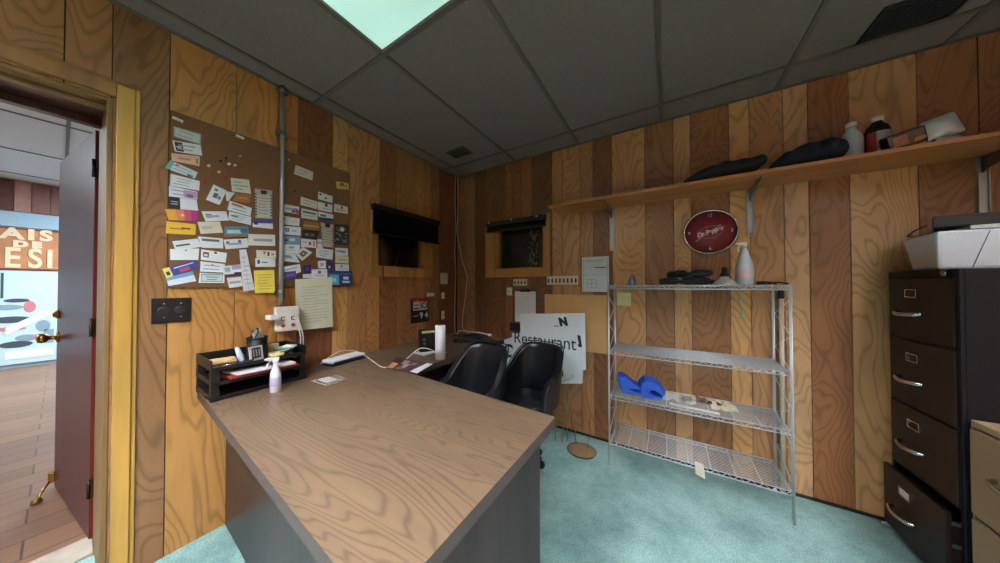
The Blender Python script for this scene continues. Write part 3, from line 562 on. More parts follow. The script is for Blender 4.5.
bc([(282.4,266.8),(299.9,263.9),(301.1,271.7),(282.4,279.8)],(226,226,234),'white card with faint blue writing behind the violet card right of the pipe',lines=2,lc=(160,166,190))
bc([(283.8,272),(295.9,270.8),(296.2,277.7),(284.4,279.5)],(84,66,140),'violet card at the lower left of the right half of the board',[(.2,.4,.8,.55,(130,116,180))],0)
bc([(302.8,274.3),(312,273.7),(312,278),(303,278)],(226,226,230),'white slip edge just left above the big ruled sheet',lines=0,name='paper_slip')
bc([(311.5,269.6),(327,269),(327.5,278.2),(311.5,278.2)],(226,228,236),'white card with a small blue crest above the big ruled sheet',[(.4,.5,.6,.85,(110,116,170)),(.2,.25,.8,.35,(170,174,200))],0)
bc([(328.8,270.8),(351.9,271),(351.9,285.2),(329.4,284.6)],(40,54,120),'blue leaflet with a cyan panel at the lower right corner of the board',[(0,0,.42,.72,(80,176,206)),(.1,.2,.3,.5,(160,214,230)),(.55,.15,.9,.3,(190,200,230)),(.6,.4,.85,.6,(210,216,236)),(0,.76,1,.8,(110,130,190))],0,name='paper_leaflet',cat='leaflet')
card('ruled_sheet',[(295,279.4),(332.1,277.1),(332.8,326.6),(296.5,330.9)],(216,216,190),'large pale yellow ruled sheet hanging from the bottom of the notice board','paper',(),13,(190,192,176),off=BX+.0004+_layer[0]*.00022)
# push pins
pins=[(220.2,161.2,(24,26,36)),(225.8,158.5,(24,26,36)),(239.7,156.7,(190,150,110)),(208.3,166,(220,220,214)),(228.7,164.2,(214,206,180)),(234.7,165.4,(230,190,120)),(218.7,172.2,(226,190,140)),(212.2,174.5,(150,40,30)),(226.7,170.4,(160,50,40)),(225.8,176.6,(170,44,36)),(205,182.3,(170,30,30)),(294.6,191.5,(60,20,24))]
plab=['left of the two black push pins in the cluster','right of the two black push pins in the cluster','tan push pin, uppermost right of the cluster','white push pin at the left of the cluster','ivory push pin between the black and orange pins','pale orange push pin at the right of the cluster','yellowish push pin in the middle of the cluster','dark red push pin left of the yellowish pin','dull red push pin just right of the yellowish pin','bright red push pin below the dull red pin','lowest red push pin, above the diamond-turned card','lone dark push pin right of the conduit pipe']
for (x,y,c),lb in zip(pins,plab):
    p=Lw(x,y,BX); mb=MB(); mb.lathe([(.006,0),(.006,.002),(.0035,.004),(.0035,.010),(.0055,.013),(.005,.015),(0,.0155)],p,12,R=Matrix.Rotation(PI/2,3,'Y'))
    tag(mb.build('push_pin',mat(c,.3)),lb,'push pin','push pins in the notice board')
for x,y,lb in ((177.5,119.8,'white plastic clip at the top left corner of the notice board'),(239.7,137.2,'white plastic clip on the top edge of the board left of the pipe')):
    p=Lw(x,y,BX); mb=MB(); mb.obox(p+Vector((.004,0,0)),.008,.034,.014,R=Matrix.Rotation(-.15,3,'X')); mb.obox(p+Vector((.009,.004,0)),.004,.012,.010)
    tag(mb.build('board_clip',OFFW,bevel=.002),lb,'clip','white clips on the notice board')
# conduit
r=thing('conduit_pipe',(.02,-1.625,1.15),'grey metal conduit pipe running from the ceiling down over the notice board','pipe'); CP=mat((188,192,196),.28,.55,.05)
MB().tube([(.032,-1.625,1.12),(.032,-1.625,H-.002)],.0115,16).build('pipe',CP,r)
for z in (1.215,1.95+.22,H-.03):
    MB().lathe([(.012,-.012),(.016,-.010),(.016,.010),(.012,.012)],(.032,-1.625,z),16).box(.012,.03,-1.655,-1.595,z-.008,z+.008).build('coupling',STEEL,r)
mb=MB(); mb.lathe([(.004,0),(.004,.004),(0,.005)],(BX,-1.585,2.03),8,R=Matrix.Rotation(PI/2,3,'Y'),); mb.build('screw',WHITE,r)
# black outlet plate
c0=Lw(153,298,0); c1=Lw(191,322,0); r=thing('outlet_plate',(0,(c0.y+c1.y)/2,c1.z),'black double outlet plate on the wall left below the notice board','outlet')
y0,y1,z0,z1=-2.10,-1.978,1.082,1.198
MB().box(0,.007,y0,y1,z0,z1).build('plate',mat((24,22,28),.35),r,bevel=.003)
for i,yy in enumerate((y0+.036,y1-.034)):
    mb=MB(); mb.lathe([(.019,0),(.019,.004),(.015,.005),(0,.005)],(.007,yy,(z0+z1)/2),18,R=Matrix.Rotation(PI/2,3,'Y')); mb.build('socket',mat((40,38,46),.3),r)
    for dz in (-.032,.032):
        mb=MB(); mb.lathe([(.003,0),(.003,.0015),(0,.002)],(.007,yy,(z0+z1)/2+dz),8,R=Matrix.Rotation(PI/2,3,'Y')); mb.build('screw',STEEL,r)
# white outlet tap under the pipe
r=thing('power_tap',(0,-1.6,.99),'white multi-outlet wall adapter with plugs below the conduit pipe','power adapter')
MB().box(0,.045,-1.655,-1.565,1.00,1.125).build('box',mat((150,148,142),.4,.4),r,bevel=.002)
MB().box(.045,.075,-1.665,-1.545,.985,1.130).build('adapter',mat((226,222,214),.45),r,bevel=.006)
for yy,zz in ((-1.63,1.02),(-1.58,1.02)):
    MB().lathe([(.010,0),(.010,.004),(0,.005)],(.075,yy,zz),14,R=Matrix.Rotation(PI/2,3,'Y')).build('red_plug',mat((190,60,50),.4),r)
    MB().box(.075,.077,yy-.009,yy+.009,1.05,1.054).box(.075,.077,yy-.009,yy-.005,1.05,1.07).box(.075,.077,yy-.009,yy+.009,1.068,1.072).build('socket_slots',mat((60,40,40),.5),r)
MB().box(.03,.10,-1.70,-1.655,1.06,1.085).build('plug',WHITE,r,bevel=.004)
for k in (0,1):
    MB().tube([(.078,-1.575+.010*k,1.07),(.10,-1.560+.012*k,1.01),(.09,-1.545+.014*k,.94),(.06,-1.535+.016*k,.84),(.04,-1.53+.016*k,.745)],.0035,6).build('cable',WHITE,r)
# thermostat and small plates, date card on the left wall
def plate(px,wall,label,col=(222,220,212),name='wall_switch',cat='switch',d=.012,toggle=True):
    f=(lambda x,y:Lw(x,y)) if wall=='L' else (lambda x,y:Bw(x,y)); a=f(*px[0]); b=f(*px[1]); c=(a+b)/2
    r=thing(name,c,label,cat); mb=MB(); u0,u1=(min(a.y,b.y),max(a.y,b.y)) if wall=='L' else (min(a.x,b.x),max(a.x,b.x)); z0,z1=min(a.z,b.z),max(a.z,b.z)
    um,zm=(u0+u1)/2,(z0+z1)/2; e=.28*(u1-u0)
    if wall=='L':
        mb.box(0,d,u0,u1,z0,z1); mb.build('plate',mat(col,.5),r,bevel=.002)
        if toggle: MB().box(d,d+.008,um-e*.5,um+e*.5,zm-.012,zm+.012).build('toggle',mat((190,188,180),.4),r,bevel=.002)
    else:
        mb.box(u0,u1,-d,0,z0,z1); mb.build('plate',mat(col,.5),r,bevel=.002)
        if toggle: MB().box(um-e*.5,um+e*.5,-d-.008,-d,zm-.012,zm+.012).build('toggle',mat((190,188,180),.4),r,bevel=.002)
    return r
plate(((440.3,273),(445.6,284)),'L','white thermostat box right of the left window near the corner',(206,204,196),'thermostat','thermostat',.03)
plate(((441.3,292.5),(443.8,298.5)),'L','small white switch below the thermostat','L' and (226,222,214))
plate(((441.2,311),(443.8,319)),'L','lower white switch just above the paper towel roll')
plate(((507.3,287.5),(512.2,295.5)),'B','white switch plate below the far window, left of the clipboard')
q=[Lw(426.5,293.5),Lw(433.5,295)]; mb=MB().box(0,.012,q[0].y,q[1].y,q[1].z-.012,q[0].z+.004).box(.012,.018,q[0].y+.02,q[1].y-.02,q[1].z-.006,q[0].z)
tag(mb.build('wall_clip',WHITE,bevel=.002),'tiny white clip on the wall above the red and black date card','clip')
a=Lw(410.5,298.5); b=Lw(428,321.5); y0,y1,z0,z1=a.y,b.y,.905,1.135
r=thing('date_card',(0,(y0+y1)/2,z0),'black wall card with a red top band and the digits 9 and 4','sign')
MB().box(0,.01,y0,y1,z0,z1).build('card',mat((22,20,26),.4),r,bevel=.003)
MB().box(.01,.0108,y0+.004,y1-.004,z1-.035,z1-.004).build('red_band',mat((168,36,34),.4),r)
MB().box(.01,.0108,y0+.022,y1-.018,z0+.115,z1-.036).build('white_panel',mat((206,214,222),.4),r)
MB().prism([(.0109,y0+.04,z1-.036),(.0109,y0+.10,z1-.036),(.0109,y0+.07,z1-.010)],(.0006,0,0)).build('triangle',mat((214,110,70),.4),r)
text('IO',.085,mat((60,70,90),.5),r,(.0112,y1-.065,z0+.155),RL,extr=.0004,bold=.002)
MB().box(.0109,.0113,y0+.03,y0+.09,z0+.125,z0+.14).box(.0109,.0113,y0+.03,y0+.09,z0+.16,z0+.17).build('bars',mat((80,90,104),.5),r)
text('9 4',.080,mat((236,238,240),.5),r,(.0106,y1-.062,z0+.062),RL,extr=.0004,bold=.0015)
MB().box(.01,.0106,y0+.02,y0+.085,z0+.06,z0+.068).build('small_line',mat((180,180,190),.5),r)
# cables in the corner
mb=MB(); mb.tube([(.012,-.035,H-.003),(.014,-.05,2.2),(.012,-.03,1.9),(.02,-.06,1.62),(.012,-.03,1.4),(.016,-.05,1.1),(.02,-.06,.85),(.06,-.10,.742)],.0035,6)
mb.tube([(.02,-.012,H-.003),(.03,-.014,2.15),(.012,-.012,1.85),(.08,-.014,1.55),(.16,-.013,1.35),(.13,-.014,1.1),(.10,-.013,.95),(.12,-.05,.80),(.26,-.10,.742)],.0035,6)
tag(mb.build('corner_cable',mat((214,208,198),.5)),'pair of thin white cables hanging down the corner of the room','cable')
# ------------------------------------------------------------------ desk
DT=woodmat('desk_laminate',(106,86,67),(121,99,78),'x',su=9.0,sv=1.3,K=330.,rough=.33,lo=.68,fine=.12,coat=.12,coatr=.25)
DE=mat((74,60,56),.5,var=.12,scale=60)
DD=woodmat('desk_dark',(48,36,38),(62,45,44),'z',su=10,sv=1.1,K=40.,rough=.35,lo=.78,fine=.15)
DZ=.735
r=thing('office_desk',(.8,-1.6,0),'large office desk with a brown wood-grain top and dark panels against the left wall','desk')
top=[(.004,-1.955),(1.600,-2.052),(1.614,-1.288),(.665,-1.222),(.004,-1.216)]
mb=MB(); n=len(top); zt=DZ; zb=DZ-.038
vs=[(x,y,zb) for x,y in top]+[(x,y,zt) for x,y in top]
mb.add(vs,[tuple(range(n))[::-1]],1); mb.add(vs,[tuple(range(n,2*n))],0); mb.add(vs,[(i,(i+1)%n,n+(i+1)%n,n+i) for i in range(n)],1)
bm_=mb; ob=mb.build('desktop',[DT,DE],r)
MB().hexa([(.004,-1.85,0),(1.52,-1.905,0),(1.52,-1.885,0),(.004,-1.83,0),(.004,-1.85,zb),(1.52,-1.905,zb),(1.52,-1.885,zb),(.004,-1.83,zb)]).build('front_panel',DD,r)
MB().hexa([(1.52,-1.955,0),(1.56,-1.955,0),(1.566,-1.33,0),(1.526,-1.33,0),(1.52,-1.955,zb),(1.56,-1.955,zb),(1.566,-1.33,zb),(1.526,-1.33,zb)]).build('end_panel',DD,r,bevel=.002)
MB().box(.10,.13,-1.83,-1.25,0,zb).build('inner_panel',DD,r)
MB().box(.13,.50,-1.82,-1.28,.08,zb).build('drawer_pedestal',DD,r,bevel=.003)
r=thing('desk_return',(.3,-.6,0),'narrow wood-grain side desk along the left wall in the corner','desk')
mb=MB(); T=[(.004,-1.212),(.665,-1.218),(.665,-.09),(.004,-.09)]; vs=[(x,y,zb) for x,y in T]+[(x,y,zt) for x,y in T]
mb.add(vs,[(3,2,1,0)],1); mb.add(vs,[(4,5,6,7)],0); mb.add(vs,[(i,(i+1)%4,4+(i+1)%4,4+i) for i in range(4)],1); mb.build('desktop',[DT,DE],r)
MB().box(.02,.64,-.13,-.10,0,zb).build('end_panel',DD,r); MB().box(.02,.05,-1.18,-.13,.15,zb).build('back_panel',DD,r)
# three-tier tray organiser
OX0,OX1,OY0,OY1=.012,.268,-1.962,-1.588
r=thing('letter_tray',(.14,-1.775,DZ),'black plastic three-tier letter tray at the wall end of the desk','desk organizer'); BP=mat((15,15,18),.45)
TZ=(.742,.808,.874)
for i,z in enumerate(TZ):
    h=.020 if i<2 else .046
    mb=MB(); mb.box(OX0,OX1,OY0,OY1,z,z+.004); mb.box(OX0,OX0+.004,OY0,OY1,z+.004,z+h); mb.box(OX0+.004,OX1-.004,OY0,OY0+.005,z+.004,z+h); mb.box(OX0+.004,OX1-.004,OY1-.005,OY1,z+.004,z+h)
    mb.box(OX1-.004,OX1,OY0,OY1,z-.004,z+.014)
    mb.build('tray',BP,r,bevel=.0015)
for sx,sy in ((OX0+.004,OY0),(OX1-.034,OY0),(OX0+.004,OY1-.03),(OX1-.034,OY1-.03)):
    for z0,z1 in ((.735,.742),(.746,.808),(.812,.874)):
        MB().hexa([(sx,sy,z0),(sx+.03,sy,z0),(sx+.03,sy+.03,z0),(sx,sy+.03,z0),(sx+.004,sy,z1),(sx+.024,sy,z1),(sx+.024,sy+.026,z1),(sx+.004,sy+.026,z1)]).build('post',BP,r)
tz=TZ[2]+.0045
def at(px,py,z=tz): return Zp(px,py,z)
# mesh cup with stuff
c=Vector((.17,-1.775,tz)); r2=thing('mesh_cup',c,'round black wire mesh pencil cup standing on the top tray','pencil cup')
mb=MB(); mb.lathe([(.036,0),(.040,.002),(.043,.105),(.040,.105),(.037,.004),(0,.004)],c,24); mb.build('cup',mat((20,20,24),.5,.3),r2)
mb=MB(); mb.tube([c+Vector((.044*math.cos(a),.044*math.sin(a),.107)) for a in [2*PI*i/24 for i in range(24)]],.003,6,closed=True); mb.build('rim',BLACK,r2)
for lb,dx,dy,sz,col,rz,tilt in (('white folded label sticking up out of the mesh cup',0.006,.008,(.004,.045,.10),(222,222,216),.5,.35),('grey plastic card leaning in the mesh cup',-.012,-.004,(.003,.05,.11),(128,130,120),.9,-.3)):
    mb=MB(); R=Matrix.Rotation(rz,3,'Z')@Matrix.Rotation(tilt,3,'X'); mb.obox(c+Vector((dx,dy,.095)),*sz,R=R); tag(mb.build('card_slip',mat(col,.5)),lb,'card')
mb=MB(); mb.tube([c+Vector((-.01+.035*math.cos(a),-.012+.03*math.sin(a)*.5,.118+.035*math.sin(a))) for a in [2*PI*i/16 for i in range(16)]],.003,6,closed=True); mb.tube([c+Vector((0,0,.03)),c+Vector((-.01,-.012,.06))],.005,6)
tag(mb.build('cable_loop',BLACK),'black looped cord rising from the mesh cup','cord')
# small framed picture in front of the cup
p=Vector((.235,-1.795,tz)); r2=thing('picture_card',p,'small white-bordered picture card leaning on the mesh cup','card')
R=Matrix.Rotation(.35,3,'Z')@Matrix.Rotation(-.15,3,'Y')
MB().obox(p+R@Vector((0,0,.037)),.004,.062,.072,R=R).build('card',mat((206,196,192),.5),r2)
MB().obox(p+R@Vector((.0026,0,.039)),.001,.042,.052,R=R).build('picture',mat((40,40,44),.5,var=.5,scale=60),r2)
mb=MB()
for i in range(3): mb.obox(p+R@Vector((.0035,-.013+.013*i,.039)),.001,.006,.034,R=R)
mb.build('stripe',mat((150,150,150),.5),r2)
# tube standing, tape roll, odds and ends
p=Vector((.238,-1.848,tz)); r2=thing('lotion_tube',p,'white and pale blue squeeze tube with a dark blue cap left of the picture card','tube')
R=Matrix.Rotation(.28,3,'X'); MB().lathe([(.013,.016),(.016,.02),(.017,.04),(.012,.08),(.004,.086)],p,14,R=R,sy=.7).build('tube',mat((196,212,222),.4),r2); MB().lathe([(.012,0),(.013,.016)],p,14,R=R).build('cap',mat((40,60,120),.4),r2)
p=Vector((.240,-1.755,tz)); mb=MB(); p=Vector((.205,-1.70,tz)); mb.lathe([(.022,0),(.038,0),(.038,.018),(.022,.018),(.022,0)],p,28); tag(mb.build('tape_roll',mat((214,192,130),.45)),'flat roll of yellowish masking tape on the top tray','tape')
p=Vector((.215,-1.915,tz)); r2=thing('scissors',p,'silver and black scissors lying at the left of the top tray','scissors')
MB().tube([p,p+Vector((.01,.07,.006))],[.005,.003],6,ry=.4).tube([p+Vector((.01,0,0)),p+Vector((-.005,.07,.006))],[.005,.003],6,ry=.4).build('blades',CHROME,r2)
mb=MB()
for dy,dx in ((.09,-.014),(.085,.022)): mb.tube([p+Vector((dx+.014*math.cos(a),dy+.02*math.sin(a),.010)) for a in [2*PI*i/14 for i in range(14)]],.004,6,closed=True)
mb.build('handles',BLACK,r2)
mb=MB(); mb.slab([(.06,-1.93,tz),(.15,-1.95,tz),(.16,-1.85,tz),(.07,-1.84,tz)],(0,0,.012)); tag(mb.build('folded_paper',mat((208,176,124),.7),bevel=.002),'folded tan paper at the back left of the top tray','paper')
mb=MB(); mb.slab([(.08,-1.70,tz),(.11,-1.705,tz),(.11,-1.66,tz),(.08,-1.655,tz)],(0,0,.05)); tag(mb.build('small_box',mat((196,176,140),.7),bevel=.002),'tiny tan box at the back of the top tray right of the mesh cup','box')
mb=MB(); mb.slab([(.11,-1.69,tz+.0),(.19,-1.64,tz+.0),(.15,-1.60,tz+.0),(.07,-1.64,tz+.0)],(0,0,.026)); tag(mb.build('green_packet',mat((140,170,146),.5),bevel=.004),'pale green packet at the right of the top tray','packet')
mb=MB(); mb.slab([(.15,-1.66,tz+.0265),(.20,-1.625,tz+.0265),(.175,-1.597,tz+.0265),(.12,-1.63,tz+.0265)],(0,0,.012)); tag(mb.build('white_packet',WHITE,bevel=.003),'small white packet lying on the green packet','packet')
rr=random.Random(2); p=Vector((.235,-1.66,tz)); mb=MB()
for k in range(4):
    mb.tube([p+Vector((rr.uniform(-.025,.02),rr.uniform(-.035,.035),.006+.006*k)) for _ in range(6)],.004,6)
tag(mb.build('charger_cord',BLACK),'tangle of black cord on the front right of the top tray','cord')
z2=TZ[1]+.0045; mb=MB(); mb.slab([(.285,-1.90,z2+.012),(.10,-1.92,z2),(.13,-1.64,z2),(.30,-1.64,z2+.012)],(0,0,.012),0); r2=None
tag(mb.build('red_folder',mat((150,50,44),.6)),'red-covered booklet sticking out of the middle tray','booklet')
mb=MB(); mb.slab([(.31,-1.885,z2+.030),(.15,-1.90,z2+.020),(.17,-1.65,z2+.020),(.32,-1.66,z2+.030)],(0,0,.010)); tag(mb.build('white_booklet',mat((224,216,218),.5)),'white booklet lying over the red booklet in the middle tray','booklet')
# bottle builder
def bottle(loc,prof,body,label,cat,name,cap=None,capprof=None,lab=None,labprof=None,trigger=None,n=22,extra=None):
    r=thing(name,loc,label,cat); MB().lathe(prof,loc,n).build('bottle_body',body,r)
    if capprof: MB().lathe(capprof,loc,n).build('cap',cap,r)
    if labprof: MB().lathe(labprof,loc,n).build('label_band',lab,r)
    if trigger:
        z,m,dx,dy=trigger; v=Vector(loc)+Vector((0,0,z)); d=Vector((dx,dy,0)); s=d.cross(Vector((0,0,1)))
        R=Matrix((d,-s,Vector((0,0,1)))).transposed()
        mb=MB(); mb.obox(v+Vector((0,0,.020))+d*.010,.048,.016,.016,R=R); mb.obox(v+Vector((0,0,.007)),.022,.020,.014,R=R); mb.obox(v+Vector((0,0,.020))+d*.038,.010,.010,.010,R=R); mb.build('spray_head',m,r,bevel=.003)
        mb=MB(); mb.tube([v+d*.020+Vector((0,0,.013)),v+d*.032+Vector((0,0,-.006)),v+d*.030+Vector((0,0,-.028))],.0035,6); mb.build('trigger',m,r)
    return r
SP=(.350,-1.757,DZ)
bottle(SP,[(.020,0),(.0225,.003),(.0225,.082),(.019,.10),(.010,.122),(.009,.14)],mat((214,212,222),.3),'small white spray bottle standing on the desk in front of the black trays','spray bottle','spray_bottle',lab=mat((190,182,214),.45),labprof=[(.0228,.03),(.023,.032),(.023,.070),(.0228,.072)],trigger=(.14,mat((206,208,212),.4),-.5,-.86))
# clear holder with cards
r=thing('clear_tray',(.41,-1.54,DZ),'flat clear plastic card holder lying on the desk right of the trays','tray')
mb=MB(); mb.slab([(.345,-1.600,DZ),(.49,-1.590,DZ),(.475,-1.475,DZ),(.36,-1.47,DZ)],(0,0,.006)); mb.build('holder',mat((190,180,172),.15,trans=.55),r,bevel=.002)
for k in (0,1): mb=MB(); mb.slab([(.375+.045*k,-1.575,DZ+.0062),(.410+.045*k,-1.572,DZ+.0062),(.408+.045*k,-1.515,DZ+.0062),(.373+.045*k,-1.52,DZ+.0062)],(0,0,.0015)); mb.build('white_card',mat((206,200,194),.5),r)
# scanner
c=Vector((.115,-1.29,DZ)); r=thing('document_scanner',c,'slim white portable scanner with a black base on the desk by the wall','scanner'); R=Matrix.Rotation(.12,3,'Z')
MB().obox(c+Vector((0,0,.008)),.098,.245,.016,R=R).build('base',mat((26,26,32),.4),r,bevel=.004)
MB().obox(c+Vector((-.006,0,.027)),.098,.25,.022,R=R).build('lid',mat((228,230,236),.35),r,bevel=.008)
MB().obox(c+R@Vector((.0455,0,.022)),.004,.21,.006,R=R).build('slot',mat((60,60,80),.3),r)
# cable over the desk
def smooth(pts,n=6):
    P=[Vector(p) for p in pts]; P=[P[0]]+P+[P[-1]]; o=[]
    for i in range(1,len(P)-2):
        for k in range(n):
            t=k/n; a,b,c,d=P[i-1:i+3]; o.append(.5*((2*b)+(c-a)*t+(2*a-5*b+4*c-d)*t*t+(3*b-a-3*c+d)*t**3))
    return o+[P[-2]]
pts=[Vector((.09,-1.432,.755)),Lw(338,352,.03),Lw(350,350.5,.04),Lw(361,353,.10),Zp(374,362,.745),Zp(384,367.5,.739),Zp(396,363,.740),Zp(406,359,.742),Zp(412,354,.765),Zp(420,348.5,.80),Zp(429,349,.79),Zp(440,354,.76),Zp(447,352,.74)]
tag(MB().tube(smooth(pts),.003,6).build('white_cable',mat((226,220,212),.45)),'thin white cable looping from the scanner across the desk to the paper towel roll','cable')
# magazines
def flat(px,z,t,col,label,name,cat,marks=()):
    q=[Zp(x,y,z) for x,y in px]; mb=MB(); mb.slab([q[3],q[2],q[1],q[0]],(0,0,t)); mats=[mat(col,.4)]
    for u0,v0,u1,v1,c in marks:
        mats.append(mat(c,.4)); e=Vector((0,0,t+.0002+.00005*len(mats))); mb.add([lerp4(q,u0,v0)+e,lerp4(q,u1,v0)+e,lerp4(q,u1,v1)+e,lerp4(q,u0,v1)+e],[(0,1,2,3)],len(mats)-1)
    return tag(mb.build(name,mats,recalc=False),label,cat)
flat([(399,360),(432.5,364.5),(417,373.5),(389,366)],DZ+.001,.004,(220,216,218),'white-backed magazine sticking out under the dark food magazine','magazine','magazine')
flat([(397,357.5),(427,363),(407,372.5),(386,368.5)],DZ+.0055,.004,(70,46,56),'dark magazine with food pictures lying in the corner of the desks','magazine','magazine',[(.03,.05,.28,.5,(216,160,90)),(.35,.5,.55,.85,(200,180,190)),(.5,.2,.68,.6,(190,160,170)),(.68,.55,.85,.8,(160,120,140)),(.4,.05,.6,.3,(150,100,80))])
flat([(413,353),(424,350),(437,352),(424,356)],DZ+.001,.002,(206,212,222),'pale sheet lying under the black desk radio','paper','paper')
# black radio
c=Vector((.385,-.80,DZ)); r=thing('desk_radio',c+Vector((0,0,.004)),'upright black radio with a pale green display strip on the corner desk','radio'); R=Matrix.Rotation(-.45,3,'Z'); 
MB().obox(c+Vector((0,0,.090)),.06,.125,.172,R=R).build('case',mat((18,19,24),.35),r,bevel=.006)
MB().obox(c+R@Vector((.0305,0,.158)),.002,.10,.018,R=R).build('display',mat((190,200,130),.4),r)
mb=MB()
for k in range(2): mb.lathe([(.012,0),(.012,.004),(0,.005)],c+R@Vector((.030,-.03,.07+.03*k)),12,R=R@Matrix.Rotation(PI/2,3,'Y'))
mb.build('knob',mat((60,60,66),.4),r)
# paper towel roll
c=Vector((.622,-.90,DZ)); r=thing('paper_towel_roll',c,'tall white paper towel roll standing upright on the corner desk','paper roll')
MB().lathe([(.017,0),(.036,0),(.036,.235),(.017,.235),(.017,0)],c,28).build('roll',mat((226,226,228),.8),r)
MB().lathe([(.015,0.001),(.017,.001),(.017,.236),(.015,.236),(.015,.001)],c,20).build('core',mat((170,140,104),.8),r)
# black router and cables at the corner
c=Vector((.42,-.34,DZ)); r=thing('router_box',c,'low black box with loose cables in the far corner behind the towel roll','router')
MB().obox(c+Vector((0,0,.02)),.22,.15,.04,rz=.3).build('case',mat((18,18,22),.4),r,bevel=.005)
MB().obox(c+Vector((.02,.02,.052)),.13,.09,.022,rz=.7).build('charger',mat((24,24,28),.4),r,bevel=.004)
mb=MB(); mb.tube(smooth([(.30,-.42,.78),(.36,-.46,.80),(.44,-.40,.815),(.52,-.32,.80),(.56,-.30,.77)]),.005,6); mb.build('cable',BLACK,r)
mb=MB(); mb.tube(smooth([(.14,-.16,.742),(.22,-.22,.80),(.36,-.26,.81),(.50,-.27,.815),(.60,-.25,.80)]),.004,6); mb.obox((.61,-.25,.80),.03,.018,.016); tag(mb.build('white_plug_lead',WHITE),'white lead with a plug lying over the black box in the far corner','cable')
# ------------------------------------------------------------------ chairs
VIN=mat((22,24,28),.30,var=.12,scale=25,coat=.15,bump=.15)
def barrel_chair(loc,rz,label,hs=1.):
    r=thing('barrel_chair',loc,label,'chair','black padded chairs behind the desk',rz)
    na,nh=33,9; amax=math.radians(118); th=.042
    def top(a):
        d=abs(math.degrees(a))
        if d<42: return (.860-.006*(d/42)**3)*hs
        if d<84: t=(d-42)/42; return .854*hs+(.620-.854*hs)*(t*t*(3-2*t)*.25+t*.75)
        t=min(1,(d-84)/34); return .620-.012*t-.10*max(0,t-.6)/.4
    def pt(a,h,inner):
        z0=.40; z=z0+(top(a)-z0)*h; R0=.225-(th if inner else 0)
        k=(z-.40)/.46; cs=max(0,math.cos(a))
        flare=1+.06*math.sin(min(1,k*1.2)*PI/2)
        narrow=1-.04*max(0,k-.45)/.55
        q_=(abs(math.sin(a))**3.2+abs(math.cos(a))**3.2)**(-1/3.2); x=math.sin(a)*q_*R0*.90*flare*narrow; y=math.cos(a)*q_*R0*.97*flare+.085*cs**.5*k**1.3
        if inner: z-= .0
        return Vector((x,y,z))
    mb=MB(); V=[]; 
    for inner in (False,True):
        for i in range(na):
            a=-amax+2*amax*i/(na-1)
            for j in range(nh): V.append(pt(a,j/(nh-1),inner))
    idx=lambda s,i,j: s*na*nh+i*nh+j; F=[]
    for i in range(na-1):
        for j in range(nh-1):
            F.append((idx(0,i,j),idx(0,i+1,j),idx(0,i+1,j+1),idx(0,i,j+1))); F.append((idx(1,i,j),idx(1,i,j+1),idx(1,i+1,j+1),idx(1,i+1,j)))
        F.append((idx(0,i,nh-1),idx(0,i+1,nh-1),idx(1,i+1,nh-1),idx(1,i,nh-1))); F.append((idx(0,i,0),idx(1,i,0),idx(1,i+1,0),idx(0,i+1,0)))
    for i in (0,na-1):
        for j in range(nh-1): F.append((idx(0,i,j),idx(0,i,j+1),idx(1,i,j+1),idx(1,i,j)))
    mb.add(V,F,0,True); mb.build('backrest_shell',VIN,r,sub=2,local=True)
    mb=MB(); mb.tube([pt(-amax+2*amax*i/40,1,False)+Vector((0,0,.001)) for i in range(41)],.0045,6); mb.build('piping',mat((14,15,18),.35),r,local=True)
    mb=MB(); mb.lathe([(0,.375),(.155,.375),(.178,.40),(.181,.44),(.165,.468),(.12,.482),(0,.485)],(0,-.035,0),28,sy=1.02); mb.build('seat_cushion',VIN,r,local=True)
    mb=MB(); mb.lathe([(.12,.35),(.12,.375),(.0,.376)],(0,0,0),20); mb.tube([(0,0,.35),(0,0,.09)],.024,14); mb.build('pedestal',mat((60,60,64),.3,.9),r,local=True)
    for k in range(5):
        a=2*PI*k/5+1.17+math.radians(5); d=Vector((math.cos(a),math.sin(a),0)); mb=MB(); mb.tube([d*.02+Vector((0,0,.10)),d*.07+Vector((0,0,.085)),d*.115+Vector((0,0,.062))],[.018,.015,.011],8); mb.build('leg',mat((60,60,64),.3,.9),r,local=True)
        mb=MB(); s=d.cross(Vector((0,0,1))); mb.lathe([(.024,-.010),(.026,-.006),(.026,.006),(.024,.010)],d*.115+Vector((0,0,.027)),14,R=Matrix((Vector((0,0,1)),d,s)).transposed()); mb.build('caster',BLACK,r,local=True)
    return r
barrel_chair((.905,-.985,0),math.radians(-4),'left black vinyl barrel chair, nearer the corner desk',.985)
barrel_chair((1.135,-.565,0),math.radians(-6),'right black vinyl barrel chair, in front of the leaning signs',.93)
